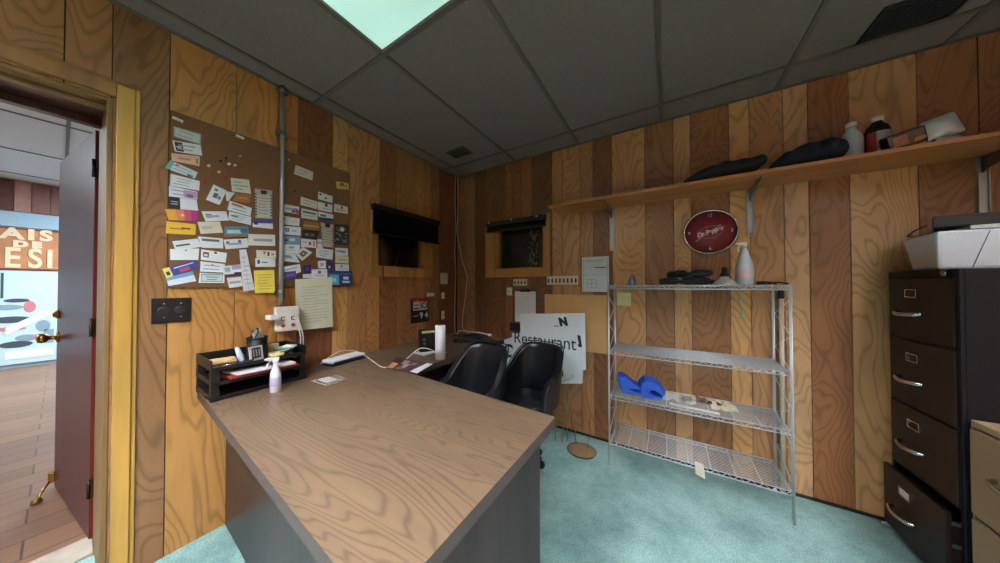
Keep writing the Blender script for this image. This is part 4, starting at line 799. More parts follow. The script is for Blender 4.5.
# ------------------------------------------------------------------ back wall, left part
a=Bw(545,295); b=Bw(607,352)
tag(MB().box(1.047,1.578,-.012,0,.70,1.172).build('plywood_patch',woodmat('plain_ply',(196,152,94),(206,164,106),'x',su=5,sv=1,K=10.,rough=.6,lo=.92),bevel=.001),'plain tan plywood sheet fixed on the wall behind the signs','board')
r=thing('printed_notice',(1.49,0,1.2),'white printed notice taped on the wall above the plywood sheet','notice')
MB().box(1.382,1.596,-.002,0,1.198,1.488).build('paper',mat((206,212,218),.6),r)
mb=MB(); y=-.0026
for z,x0,x1,t in ((1.458,1.41,1.56,.003),(1.448,1.41,1.54,.002),(1.395,1.49,1.575,.007),(1.337,1.395,1.585,.0016),(1.40,1.44,1.55,.002)): mb.box(x0,x1,y,-.002,z,z+t)
for x0,x1,z0,z1 in ((1.42,1.50,1.23,1.30),): 
    mb.box(x0,x1,y,-.002,z0,z0+.002); mb.box(x0,x1,y,-.002,z1,z1+.002); mb.box(x0,x0+.002,y,-.002,z0,z1); mb.box(x1,x1+.002,y,-.002,z0,z1); mb.box((x0+x1)/2,(x0+x1)/2+.002,y,-.002,z0,z1); mb.box(x0,x1,y,-.002,1.265,1.267)
for x in (1.395,1.583): mb.box(x,x+.0016,y,-.002,1.215,1.475)
mb.build('print',mat((70,76,84),.6),r)
r=thing('clipboard',(.845,-.01,.9),'clipboard holding white sheets hanging on the wall left of the signs','clipboard')
MB().box(.738,.966,-.008,-.002,.915,1.215).build('board',mat((92,70,52),.6),r,bevel=.001)
MB().box(.742,.960,-.012,-.008,.905,1.195).build('paper',mat((218,220,222),.6),r)
MB().box(.80,.905,-.024,-.008,1.190,1.214).tube([(.815,-.018,1.214),(.84,-.02,1.226),(.865,-.02,1.226),(.89,-.018,1.214)],.004,6).build('clip',mat((50,48,48),.3,.8),r,bevel=.002)
mb=MB()
for k in range(9): mb.box(.765,.93-.02*(k%3),-.0124,-.012,.95+.024*k,.952+.024*k)
mb.build('print',mat((170,174,180),.6),r)
def hooks(x0,x1,z0,z1,n,label):
    r=thing('key_rack',((x0+x1)/2,0,z0),label,'key rack','key racks on the back wall'); MB().box(x0,x1,-.01,0,z0+.012,z1).build('rail',OFFW,r,bevel=.002)
    for i in range(n):
        x=x0+(i+.5)*(x1-x0)/n; MB().box(x-.007,x+.007,-.013,-.010,z0+.026,z1-.022).build('hook_plate',mat((60,52,44),.5),r)
        MB().tube([(x,-.012,z0+.03),(x,-.03,z0+.016),(x,-.032,z0+.026)],.0025,6).build('hook',OFFW,r)
hooks(.722,.868,1.238,1.312,4,'short cream key rack under the far window above the clipboard')
hooks(1.068,1.348,1.246,1.334,8,'long cream key rack left of the printed notice')
# signs on wire stakes leaning at the wall
SW=mat((222,230,234),.5); SK=mat((22,24,30),.5)
def sheet(px,y,label,name='sign_sheet',tilt=0):
    q=[Bw(x,yy,y) for x,yy in px]; c=sum(q,Vector())/4; r=thing(name,(c.x,y,min(p.z for p in q)),label,'sign','white plastic sign sheets'); MB().slab([q[3],q[2],q[1],q[0]],(0,.004,0)).build('sheet',SW,r); return r
s1=sheet([(520,314),(584.7,313),(586,370),(521,372)],-.105,'large white sign sheet with a black N leaning on the plywood')
p=Bw(563.5,322,-.105); text('N',.088,SK,s1,(p.x,-.1056,p.z),Matrix.Rotation(-.15,3,'Y')@RB,bold=.007,shear=-.1)
p=Bw(555,326,-.105); MB().box(p.x-.01,p.x+.03,-.106,-.105,p.z-.003,p.z+.003).build('mark',SK,s1)
p=Bw(579.5,341,-.105); MB().prism([(p.x-.02,-.1062,p.z+.05),(p.x+.008,-.1062,p.z+.042),(p.x+.020,-.1062,p.z-.045),(p.x-.004,-.1062,p.z-.05),(p.x-.024,-.1062,p.z-.02),(p.x-.004,-.1062,p.z-.028)],(0,.001,0)).build('mark',SK,s1)
s2=sheet([(512,333),(577,331.5),(579,374),(514,376)],-.118,'white sign sheet reading Restaurant standing in front of the other sheets')
a=Bw(514.5,341,-.118); b=Bw(575,338,-.118)
t=text('Restaurant',.15,SK,s2,((a.x+b.x)/2,-.1186,(a.z+b.z)/2-.012),Matrix.Rotation(-.0,3,'Y')@RB,sx=.88)
s3=sheet([(501,341),(514,336.5),(519,384),(506,386)],-.090,'white tilted sign sheet with a large C at the far left of the leaning signs')
p=Bw(508,351,-.09); text('C',.17,SK,s3,(p.x,-.0906,p.z),Matrix.Rotation(.2,3,'Y')@RB,bold=.004,sx=.8)
s4=sheet([(520,372),(583,369),(582.5,383.5),(522,384)],-.094,'lowest white sign sheet showing an n and a curved swoosh')
p=Bw(560.5,371.5,-.112); text('n',.105,SK,s4,(p.x,-.120,p.z),RB,bold=.006)
pt_=[Bw(x,y,-.0965) for x,y in ((556,374),(566,372.8),(572.5,374.5),(572,378),(564,381),(557,381.5))]
MB().tube(smooth(pt_),[.003]*((len(pt_)-1)*6+1),6,ry=.5).build('swoosh',SK,s4)
a=Bw(510,322.5,-.06); b=Bw(519,331.5,-.06); tag(MB().box(a.x,b.x+.05,-.064,-.054,b.z,a.z).build('black_card',SK),'black square card peeping out behind the left edge of the signs','card')
def stake(x0,x1,yt,yb,label):
    r=thing('wire_stake',((x0+x1)/2,yb,0),label,'stake','wire stakes under the signs')
    MB().tube([(x0,yt,.62),(x0,yt,.43),(x0+.012,yb,.0)],.003,6).build('prong',STEEL,r); MB().tube([(x1,yt,.62),(x1,yt,.43),(x1+.012,yb,.0)],.003,6).build('prong',STEEL,r); MB().tube([(x0,yt,.50),(x1,yt,.50)],.003,6).build('crossbar',STEEL,r)
stake(1.205,1.262,-.083,-.21,'left thin wire stake propping up the white signs'); stake(1.285,1.35,-.076,-.16,'right thin wire stake propping up the white signs')
# brown disc
r=thing('brown_disc',(1.435,-.235,0),'brown round fibre disc lying on the teal carpet near the wire shelves','mat')
mb=MB(); mb.lathe([(0,0),(.100,0),(.106,.006),(.100,.012),(.07,.015),(0,.016)],(1.435,-.235,0),32,sy=.95); mb.build('disc',mat((132,104,72),.9,var=.25,scale=40,bump=.6),r)
mb=MB(); mb.tube([(1.435+.104*math.cos(a),-.235+.099*math.sin(a),.006) for a in [PI*.75+PI*1.1*i/16 for i in range(17)]],.005,6); mb.build('rim',mat((40,34,30),.7),r)
tag(MB().tube(smooth([(1.39,-.20,.017),(1.33,-.12,.10),(1.30,-.06,.22)]),.002,5).tube(smooth([(1.47,-.21,.017),(1.46,-.12,.10),(1.45,-.04,.20)]),.002,5).build('thin_wire',BLACK),'thin dark wires rising from the brown disc to the wall','wire')
# ------------------------------------------------------------------ wire shelving unit
X0,X1,YF,YB=1.652,2.536,-.312,-.022
r=thing('wire_shelving_unit',((X0+X1)/2,(YF+YB)/2,0),'freestanding silver wire shelving unit with four shelves against the back wall','shelving unit')
WR=mat((206,209,213),.32,.45,.05)
def strut(mb,a,b,rad,n=6): mb.tube([a,b],rad,n)
SZ=(1.250,.800,.492,.180)
for z in SZ:
    mb=MB(); h=.022
    for y in (YF,YB):
        strut(mb,(X0,y,z),(X1,y,z),.0030); strut(mb,(X0,y,z-h),(X1,y,z-h),.0026)
        n=34; pp=[(X0+(X1-X0)*i/n,y,z-(h if i%2 else 0)) for i in range(n+1)]; mb.tube(pp,.0020,5)
    for x in (X0,X1):
        strut(mb,(x,YF,z),(x,YB,z),.0030); strut(mb,(x,YF,z-h),(x,YB,z-h),.0026)
        n=12; mb.tube([(x,YF+(YB-YF)*i/n,z-(h if i%2 else 0)) for i in range(n+1)],.0020,5)
    mb.build('shelf_rim',WR,r)
    mb=MB()
    for i in range(1,17): y=YF+(YB-YF)*i/17; strut(mb,(X0,y,z+.001),(X1,y,z+.001),.0017,5)
    for i in range(1,8): x=X0+(X1-X0)*i/8; strut(mb,(x,YF,z-.003),(x,YB,z-.003),.0028,6)
    mb.build('wire_deck',WR,r)
for x,s in ((X0,-1),(X1,1)):
    for y,t in ((YF,-1),(YB,1)):
        mb=MB(); strut(mb,(x+s*.008,y+t*.004,0.006),(x+s*.008,y+t*.004,1.262),.0045,8); strut(mb,(x+s*.008,y-t*.020,.03),(x+s*.008,y-t*.020,1.262),.0035,8)
        for k in range(12): z=.05+k*.108; strut(mb,(x+s*.008,y+t*.004,z),(x+s*.008,y-t*.020,z),.0028,5)
        mb.tube([(x+s*.008,y+t*.004,1.262),(x+s*.008,y-t*.020,1.262)],.0035,6)
        mb.lathe([(.009,0),(.010,.004),(.006,.012),(0,.013)],(x+s*.008,y+t*.004,0),12)
        mb.build('post',WR,r)
    mb=MB(); n=11; zz=[.10+(1.18-.10)*i/n for i in range(n+1)]
    mb.tube([(x+s*.012,(YF+.02 if i%2 else YB-.02),zz[i]) for i in range(n+1)],.0024,5); mb.build('side_brace',WR,r)
# hanging paper tag
p=Bw(700,463,YF-.004); mb=MB(); mb.slab([(p.x-.022,YF-.005,p.z-.07),(p.x+.022,YF-.03,p.z-.072),(p.x+.016,YF-.02,p.z+.006),(p.x-.026,YF-.004,p.z+.004)],(0,-.001,0)); mb.tube([(p.x-.004,YF-.012,p.z),(p.x-.002,YF,.18)],.001,4)
tag(mb.build('paper_tag',mat((222,216,194),.6)),'cream paper tag hanging from the front of the lowest wire shelf','tag')
a=Bw(617,292.5); b=Bw(631,306); tag(MB().box(a.x,b.x,-.002,0,b.z,a.z).build('sticky_note',mat((206,200,150),.6)),'pale yellow note on the wall just under the top wire shelf','note')
# pole behind the right end
r=thing('broom_pole',(2.50,-.06,0),'pale pole with a black top standing behind the right end of the wire shelves','pole')
MB().tube([(2.575,-.035,.0),(2.582,-.022,1.17)],.011,12).build('pole',mat((196,186,166),.5),r); MB().tube([(2.582,-.022,1.171),(2.582,-.022,1.225)],.0135,12).build('grip',BLACK,r)
# items on the top wire shelf
TS=SZ[0]+.0035
p=Bw(632,279,-.16); r=bottle((p.x,-.16,TS),[(.024,0),(.026,.004),(.026,.03),(.016,.048),(.010,.055),(.010,.064)],mat((150,146,176),.15,trans=.5),'tiny violet-grey glass bottle at the left end of the top wire shelf','bottle','glass_bottle',cap=mat((90,90,104),.3),capprof=[(.012,.064),(.012,.074),(0,.075)])
def lump(name,pts,rad,m,label,cat,ry=.6,wob=.25,seed=1,n=12):
    s=smooth(pts,4); k=len(s); rr_=[]
    for i in range(k):
        t=i/(k-1)*(len(rad)-1); a=int(min(t,len(rad)-2)); rr_.append(rad[a]+(rad[a+1]-rad[a])*(t-a))
    return tag(MB().tube(s,rr_,n,ry=ry,wob=wob,seed=seed).build(name,m,sub=1),label,cat)
GLV=mat((20,21,26),.5,var=.2,scale=60,bump=.4)
x0=Bw(668,279,-.2).x; x1=Bw(716,279,-.2).x
# glove pair: palm plus five curled fingers each, one continuous mesh per glove
def glove(c,ang,label,seed,tilt=0.,m=GLV,s=1.):
    R=Matrix.Rotation(ang,3,'Z')@Matrix.Rotation(tilt,3,'Y'); c=Vector(c); mb=MB(); T=lambda v: c+R@(Vector(v)*s)
    mb.tube([T((-.075,0,.024)),T((-.05,0,.026)),T((-.015,0,.028)),T((.025,0,.026)),T((.040,0,.024))],[.030*s,.034*s,.040*s,.040*s,.030*s],14,ry=.62,wob=.12,seed=seed)
    for k,(y,l) in enumerate(((-.028,.050),(-.010,.062),(.009,.058),(.027,.044))):
        mb.tube([T((.025,y,.021)),T((.025+l*.45,y*1.15,.027)),T((.025+l*.85,y*1.2,.018)),T((.025+l,y*1.2,.010))],[.0105*s,.010*s,.009*s,.006*s],8)
    mb.tube([T((-.02,-.03,.022)),T((.0,-.052,.024)),T((.026,-.060,.016))],[.012*s,.011*s,.007*s],8)
    return tag(mb.build('work_glove',m,sub=1),label,'glove','black work gloves on the top wire shelf')
xm=(x0+x1)/2
glove((xm-.105,-.20,TS+.0),.25,'leftmost black work glove in the pile on the top wire shelf',1)
glove((xm-.01,-.23,TS+.0),-.5+PI,'middle black work glove at the front of the pile',2)
glove((xm+.062,-.165,TS+.0),.7,'rightmost black work glove beside the silver bell',3)
glove((xm-.06,-.185,TS+.048),-.15,'upper left black work glove lying on the pile',4,tilt=-.05)
glove((xm+.04,-.20,TS+.046),.3+PI,'upper right black work glove lying on the pile',5,tilt=.08)
# silver bell-shaped lamp holder
p=Bw(724.5,279,-.24); r=thing('metal_bell',(p.x,-.24,TS),'small silver bell-shaped fitting with a dark neck on the top wire shelf','fitting')
MB().lathe([(.058,0),(.059,.004),(.045,.022),(.026,.036),(.020,.046),(.018,.052),(.015,.050),(.022,.034),(.042,.018),(.054,.002),(.058,0)],(p.x,-.24,TS),28).build('bell',mat((200,202,206),.3,.6),r)
MB().lathe([(.019,.050),(.022,.056),(.022,.068),(.014,.074),(.014,.096),(.008,.106),(0,.108)],(p.x,-.24,TS),18).build('neck',mat((46,42,36),.35,.7),r)
p=Bw(744.5,279,-.2); bottle((p.x,-.2,TS),[(.040,0),(.043,.004),(.043,.095),(.037,.135),(.020,.195),(.014,.21),(.014,.225)],mat((208,214,222),.25,trans=.1),'clear spray bottle with a white head and red-lettered label on the top wire shelf','spray bottle','spray_bottle',lab=mat((214,180,182),.4),labprof=[(.0433,.038),(.0436,.04),(.0436,.088),(.0433,.090)],trigger=(.225,mat((224,222,218),.4),-.93,-.36))
mb=MB(); mb.tube(smooth([(p.x+.05,-.22,TS+.006),(p.x+.075,-.25,TS+.010),(p.x+.10,-.20,TS+.008),(p.x+.15,-.17,TS+.014),(p.x+.19,-.20,TS+.006)]),.0045,6); mb.tube(smooth([(p.x+.06,-.17,TS+.012),(p.x+.09,-.23,TS+.016),(p.x+.12,-.26,TS+.006)]),.005,6); mb.obox((p.x+.075,-.21,TS+.012),.04,.025,.018,rz=.5)
tag(mb.build('coiled_cord',BLACK),'coil of black cord at the right end of the top wire shelf','cord')
a=Bw(739.5,286,-.20); c=Bw(741,318,-.20); tag(MB().tube(smooth([(a.x,-.20,TS-.012),(a.x+.004,-.20,TS-.05),(a.x-.004,-.20,TS-.10),(a.x+.010,-.20,c.z+.03),(a.x+.002,-.20,c.z+.008),(a.x+.012,-.20,c.z)]),.003,6).obox((a.x+.004,-.20,c.z+.004),.014,.008,.014).build('green_string',mat((84,160,140),.5)),'short green string dangling from the top wire shelf','string')
# items on the third shelf
T3=SZ[2]+.0035
BLU=mat((38,84,190),.65,var=.12,scale=30,bump=.3)
def folded_cloth(x,y,w,l,rz,label,hh):
    R=Matrix.Rotation(rz,3,'Z'); prof=[(-l/2,.004),(-l*.2,.006),(l*.15,.012),(l*.42,hh*.55),(l*.5,hh*.8),(l*.40,hh),(l*.15,hh*.86),(-l*.1,hh*.55),(-l*.38,.024)]
    mb=MB(); K=len(prof); pts=[]; t=.009
    for i,(u,z) in enumerate(prof):
        for j in range(5):
            v=(j/4-.5)*w; pts.append(Vector((x,y,T3))+R@Vector((v,-u,z+.003*math.sin(j*2+i))))
    o=[]; 
    for i in range(K):
        for j in range(5):
            p=pts[i*5+j]; a=pts[max(i-1,0)*5+j]; b=pts[min(i+1,K-1)*5+j]; tn=(b-a).normalized(); nn=R@Vector((1,0,0)); nn=tn.cross(nn).normalized(); o.append(p+nn*t*.5)
    for i in range(K):
        for j in range(5):
            p=pts[i*5+j]; a=pts[max(i-1,0)*5+j]; b=pts[min(i+1,K-1)*5+j]; tn=(b-a).normalized(); nn=R@Vector((1,0,0)); nn=tn.cross(nn).normalized(); o.append(p-nn*t*.5)
    mn=min(q.z for q in o); o=[Vector((q.x,q.y,max(q.z,T3+.0003))) for q in o]
    N5=K*5; F=[]
    for i in range(K-1):
        for j in range(4):
            a=i*5+j; F.append((a,a+1,a+6,a+5)); F.append((N5+a,N5+a+5,N5+a+6,N5+a+1))
        F.append((i*5,(i+1)*5,N5+(i+1)*5,N5+i*5)); F.append((i*5+4,N5+i*5+4,N5+(i+1)*5+4,(i+1)*5+4))
    for j in range(4): F.append((j,N5+j,N5+j+1,j+1)); e=(K-1)*5+j; F.append((e,e+1,N5+e+1,N5+e))
    return tag(MB().add(o,F,0,True).build('blue_cloth',BLU,sub=2),label,'cloth','blue folded cloths on the third shelf')
def cloth2(x,y,prof,d,rz,label):
    Rz=Matrix.Rotation(rz,3,'Z'); mb=MB(); n=len(prof); V=[]
    for k in range(5):
        t=k/4-.5; sc=1.+.05*math.sin(k*1.7+x*9)
        V+=[Vector((x,y,T3+.001))+Rz@Vector((px*sc*1.28+.006*math.sin(k*2.1),t*d,max(0,pz*(sc if pz>.02 else 1)))) for px,pz in prof]
    F=[tuple(range(n))[::-1],tuple(range(4*n,5*n))]+[(k*n+i,k*n+(i+1)%n,(k+1)*n+(i+1)%n,(k+1)*n+i) for k in range(4) for i in range(n)]
    return tag(mb.add(V,F,0,False).build('blue_cloth',BLU,bevel=.007),label,'cloth','blue folded cloths on the third shelf')
cloth2(1.745,-.17,[(-.030,.0),(.07,.0),(.072,.014),(.02,.020),(.0,.034),(.024,.036),(.066,.028),(.068,.042),(.030,.066),(-.004,.098),(-.030,.116),(-.048,.110),(-.046,.07),(-.038,.03)],.13,.25,'left bright blue folded cloth on the third wire shelf')
cloth2(1.885,-.18,[(-.040,.0),(.0,.0),(.05,.004),(.058,.016),(.016,.018),(-.010,.034),(-.002,.058),(.020,.060),(.046,.036),(.066,.032),(.066,.056),(.044,.094),(.010,.120),(-.028,.120),(-.048,.09),(-.050,.03)],.14,.15,'right bright blue folded cloth on the third wire shelf, beside the papers')
def sheet3(x,y,w,l,rz,z,col,label,name,cat,marks=(),crumple=.006,seed=1):
    rr=random.Random(seed); nx,ny=7,5; R=Matrix.Rotation(rz,3,'Z'); mb=MB(); V=[]
    for s in (0,1):
        for i in range(nx):
            for j in range(ny):
                V.append(Vector((x,y,0))+R@Vector(((i/(nx-1)-.5)*w,(j/(ny-1)-.5)*l,0))+Vector((0,0,T3+z+s*.0015)))
    zs=[rr.uniform(0,crumple) for _ in range(nx*ny)]
    for i in range(nx*ny): V[i].z+=zs[i]; V[i+nx*ny].z+=zs[i]
    n=nx*ny; F=[]; Ms=[]
    mats=[mat(col,.6)]+[mat(c,.5) for c in marks]; mb=MB()
    mb.add(V,[],0)
    for i in range(nx-1):
        for j in range(ny-1):
            a=i*ny+j; k=0 if not marks or rr.random()<.62 else rr.randrange(1,len(mats))
            mb.f.append([n+a,n+a+ny,n+a+ny+1,n+a+1]); mb.m.append(k); mb.sm.append(False); mb.cd.append(None)
            mb.f.append([a,a+1,a+ny+1,a+ny]); mb.m.append(0); mb.sm.append(False); mb.cd.append(None)
    for i in range(nx-1):
        for j in (0,ny-1):
            a=i*ny+j; mb.f.append([a,a+ny,n+a+ny,n+a]); mb.m.append(0); mb.sm.append(False); mb.cd.append(None)
    for j in range(ny-1):
        for i in (0,nx-1):
            a=i*ny+j; mb.f.append([a,a+1,n+a+1,n+a]); mb.m.append(0); mb.sm.append(False); mb.cd.append(None)
    return tag(mb.build(name,mats),label,cat)
sheet3(2.055,-.15,.18,.15,-.05,.001,(222,216,206),'crumpled white paper right of the blue cloths on the third shelf','crumpled_paper','paper',((206,188,166),(196,206,190)),.020,3)
sheet3(2.165,-.12,.09,.11,.2,.001,(130,96,70),'brown cardboard piece between the white papers on the third shelf','cardboard_piece','cardboard',((150,112,80),(96,70,52)),.014,5)
sheet3(2.275,-.16,.13,.15,.1,.001,(224,214,184),'cream printed wrapper at the right of the things on the third shelf','paper_wrapper','wrapper',((60,58,52),(200,190,150),(230,226,210)),.022,8)
mb=MB(); c=Vector((2.095,-.19,T3)); mb.obox(c+Vector((0,0,.022)),.05,.03,.036,rz=.2); mb.obox(c+Vector((.0,-.014,.024)),.02,.008,.018,rz=.2); mb.tube([c+Vector((.02,.0,.03)),c+Vector((.06,.01,.012))],.004,6)
tag(mb.build('metal_bracket',mat((150,150,152),.35,.8),bevel=.003),'small grey metal bracket between the papers on the third shelf','bracket')
mb=MB(); mb.slab([(2.00,-.285,T3),(2.25,-.295,T3),(2.25,-.265,T3),(2.00,-.25,T3)],(0,0,.003)); tag(mb.build('paper_strip',mat((226,214,206),.6)),'long pale paper strip along the front edge of the third shelf','paper')
# ------------------------------------------------------------------ clock
C=Vector((2.243,-.0,1.612)); RC=Matrix.Rotation(PI/2,3,'X')
r=thing('wall_clock',C,'round maroon advertising wall clock with a silver rim above the wire shelves','clock')
MB().lathe([(.140,0),(.152,0),(.153,.012),(.150,.026),(.144,.030),(.139,.026),(.137,.016),(.140,.0)],C,48,R=RC).build('rim',CHROME,r)
MB().lathe([(.0,.001),(.140,.001),(.140,.012),(0,.0125)],C,48,R=RC).build('dial',mat((128,40,46),.5,var=.05),r)
CW=mat((232,226,222),.4); yy=C.y-.0132
def ring(a,b,t,rot,m,name,y,c=C):
    mb=MB(); n=36; P=[]
    for i in range(n):
        th=2*PI*i/n; u,v=a*math.cos(th),b*math.sin(th); P.append((c.x+u*math.cos(rot)-v*math.sin(rot),y,c.z+u*math.sin(rot)+v*math.cos(rot)))
    mb.tube(P,t,5,closed=True); return mb.build(name,m,r)
tilt=Matrix.Rotation(-.30,3,'Y')
ring(.072,.040,.0014,.28,mat((190,120,120),.4),'logo_outline',yy); 
for i,(s,p) in enumerate((('12',(0,.112)),('3',(.116,0)),('6',(0,-.112)),('9',(-.116,0)))):
    text(s,.030,CW,r,(C.x+p[0],yy,C.z+p[1]),RB,name='numeral')
text('Dr Pepper',.040,CW,r,(C.x+.0,yy-.0008,C.z+.002),tilt@RB,shear=.25,bold=.0018,name='lettering',sx=.86)
MB().tube([(C.x-.080,yy-.005,C.z-.058),(C.x-.012,yy-.005,C.z-.006),(C.x+.058,yy-.005,C.z+.044)],.0036,6,ry=.4).build('hand',CW,r)
mb=MB()
for u in range(6): mb.box(C.x-.02+.012*u,C.x-.012+.012*u,yy-.0005,yy,C.z-.042,C.z-.040)
mb.build('fine_print',mat((170,100,100),.4),r)
# ------------------------------------------------------------------ wall shelf, brackets, things on it
SH=woodmat('shelf_wood',(158,96,52),(176,112,62),'x',su=10,sv=1.2,K=18.,rough=.45,lo=.85)
o=MB().box(1.195,4.15,-.295,-.004,1.868,1.888).build('wall_shelf',SH,bevel=.0015); tag(o,'long brown wooden shelf high on the back wall','shelf')
for x,zb_,lb in ((1.620,1.53,'slotted steel shelf standard and bracket at the left end of the long shelf'),(2.450,1.565,'slotted steel shelf standard and bracket right of the clock'),(3.284,1.575,'slotted steel shelf standard and bracket above the white printer')):
    r=thing('shelf_bracket',(x,0,zb_),lb,'bracket','steel brackets under the long shelf')
    mb=MB(); mb.box(x-.016,x+.016,-.003,0,zb_,1.865); mb.box(x-.016,x-.0125,-.014,-.003,zb_,1.865); mb.box(x+.0125,x+.016,-.014,-.003,zb_,1.865); mb.build('standard',mat((176,182,186),.38,.6),r)
    mb=MB(); mb.prism([(x-.003,-.005,1.866),(x-.003,-.27,1.866),(x-.003,-.27,1.852),(x-.003,-.03,1.80),(x-.003,-.005,1.79)],(.006,0,0)); mb.build('arm',STEEL,r)
    mb=MB(); mb.lathe([(.006,0),(.006,.002),(0,.004)],(x,-.003,zb_+.018),10,R=RC); mb.build('screw',STEEL,r)
ST=1.8885
FAB=mat((14,14,17),.85,var=.2,scale=30,bump=.5); NAV=mat((22,24,42),.85,var=.2,scale=30,bump=.5)
lump('black_cloth',[(2.085,-.27,ST+.012),(2.16,-.255,ST+.034),(2.26,-.225,ST+.052),(2.35,-.215,ST+.055),(2.43,-.215,ST+.070),(2.475,-.22,ST+.100)],[.008,.036,.062,.062,.052,.022],FAB,'black folded cloth bundle tapering to a point on the long shelf','cloth',ry=.78,wob=.22,seed=2,n=14)
lump('navy_cloth',[(2.495,-.20,ST+.020),(2.55,-.195,ST+.045),(2.62,-.185,ST+.064),(2.70,-.18,ST+.074),(2.755,-.18,ST+.066),(2.79,-.18,ST+.055)],[.018,.052,.080,.088,.078,.030],NAV,'dark navy crumpled garment on the long shelf left of the jugs','garment',ry=.78,wob=.25,seed=6,n=16)
def XS(px,y): return Bw(px,150,y).x
x=XS(852.5,-.13)
bottle((x-.004,-.13,ST),[(.038,0),(.041,.006),(.041,.125),(.034,.155),(.019,.182),(.016,.20)],mat((192,206,214),.35,trans=.15),'translucent white plastic jug with a white cap on the long shelf','jug','plastic_jug',cap=mat((228,228,228),.4),capprof=[(.019,.198),(.020,.20),(.020,.220),(0,.222)])
x=XS(877.5,-.14)
r=bottle((x,-.14,ST),[(.039,0),(.042,.005),(.042,.145),(.036,.168),(.019,.185),(.018,.20)],mat((34,22,18),.25),'dark brown bottle with a red and grey label and white cap on the long shelf','bottle','brown_bottle',cap=mat((230,230,230),.4),capprof=[(.021,.196),(.022,.198),(.022,.218),(0,.220)])
def arcband(r,c,R0,a0,a1,z0,z1,m,name):
    mb=MB(); n=12; V=[]
    for i in range(n+1):
        a=a0+(a1-a0)*i/n
        for z in (z0,z1): V.append(Vector(c)+Vector((R0*math.cos(a),R0*math.sin(a),z)))
    mb.add(V,[(2*i,2*i+2,2*i+3,2*i+1) for i in range(n)],0,True); mb.build(name,m,r,recalc=False)
arcband(r,(x,-.14,ST),.0426,math.radians(-115),math.radians(-40),.03,.135,mat((150,156,164),.45),'grey_label'); arcband(r,(x,-.14,ST),.0426,math.radians(-165),math.radians(-115),.03,.135,mat((160,44,40),.45),'red_label')
# slanted packets
x=2.922; mb=MB(); R=Matrix.Rotation(-.28,3,'Y')@Matrix.Rotation(.3,3,'X')
r=thing('food_packet',(x+.03,-.15,ST),'dark glossy packet with orange pictures lying tilted on the long shelf','packet')
MB().obox((x+.035,-.21,ST+.060),.115,.06,.070,R=R).build('packet',mat((24,22,26),.3,coat=.3),r,bevel=.006)
MB().obox(Vector((x+.035,-.21,ST+.060))+R@Vector((-.022,-.0305,0)),.045,.001,.046,R=R).build('picture',mat((150,100,76),.4,var=.5,scale=50),r)
MB().obox(Vector((x+.035,-.21,ST+.060))+R@Vector((.035,-.0305,-.015)),.035,.001,.016,R=R).build('orange_patch',mat((206,120,70),.4),r)
x2=3.068; r=thing('foil_pouch',(x2,-.15,ST),'silver and white foil pouch at the right end of the things on the long shelf','pouch')
R=Matrix.Rotation(-.30,3,'Y'); c=Vector((x2-.005,-.215,ST+.082))
mb=MB(); V=[]; n=7
for s in (-1,1):
    for i in range(n):
        for j in range(5):
            u=i/(n-1)-.5; v=j/4-.5; t=(1-(2*u)**2)*(1-(2*v)**2)*.030+.004
            V.append(c+R@Vector((u*.105,s*t-.012*abs(v),v*.105)))
F=[]
for i in range(n-1):
    for j in range(4):
        a=i*5+j; F.append((a,a+1,a+6,a+5)); F.append((n*5+a,n*5+a+5,n*5+a+6,n*5+a+1))
for i in range(n-1):
    for j in (0,4): a=i*5+j; F.append((a,a+5,n*5+a+5,n*5+a))
for j in range(4):
    for i in (0,n-1): a=i*5+j; F.append((a,a+1,n*5+a+1,n*5+a))
mb.add(V,F,0,True); mb.build('pouch',mat((196,200,204),.3,.3,bump=.5,scale=25),r,sub=1)
MB().obox((x2+.0,-.215,ST+.016),.075,.05,.030,R=Matrix.Identity(3)).build('base_fold',mat((120,124,130),.4,.3),r,bevel=.004)
# ------------------------------------------------------------------ filing cabinets
CBX,CY0,CY1,CH=2.972,-.462,-.062,1.318
BK=mat((36,25,23),.38,var=.08,coat=.12); BKS=mat((17,16,20),.45,var=.05)
r=thing('filing_cabinet',(3.3,-.26,0),'tall black-brown four-drawer metal filing cabinet with its bottom drawer ajar','filing cabinet')
mb=MB(); mb.box(CBX+.012,3.62,CY0,CY0+.012,0,CH); mb.box(CBX+.012,3.62,CY1-.012,CY1,0,CH); mb.box(CBX+.012,3.62,CY0+.012,CY1-.012,CH-.012,CH); mb.box(3.608,3.62,CY0+.012,CY1-.012,0,CH-.012); mb.box(CBX+.012,3.62,CY0+.012,CY1-.012,0,.03)
mb.box(CBX,CBX+.012,CY0,CY0+.016,0,CH); mb.box(CBX,CBX+.012,CY1-.016,CY1,0,CH); mb.box(CBX,CBX+.012,CY0+.016,CY1-.016,CH-.030,CH); mb.box(CBX,CBX+.012,CY0+.016,CY1-.016,0,.035)
for z in (.995,.680,.365): mb.box(CBX+.004,CBX+.012,CY0+.016,CY1-.016,z-.008,z+.006)
mb.build('body',BKS,r,bevel=.002)
for m_ in (BK,BKS,DD): m_.node_tree.nodes['Principled BSDF'].inputs['Specular IOR Level'].default_value=.22; m_.node_tree.nodes['Principled BSDF'].inputs['Coat Weight'].default_value=0
ZS=[(1.000,1.286),(.686,.988),(.372,.674),(.045,.345)]
def handle_parts(d,x,ym,z,w,cr=CHROME):
    mb=MB(); pts=smooth([(x,ym+w/2,z+.002),(x-.022,ym+w/2-.012,z),(x-.032,ym,z-.004),(x-.022,ym-w/2+.012,z),(x,ym-w/2,z+.002)],5)
    mb.tube(pts,.0065,8,ry=1.5); mb.build('handle',cr,d)
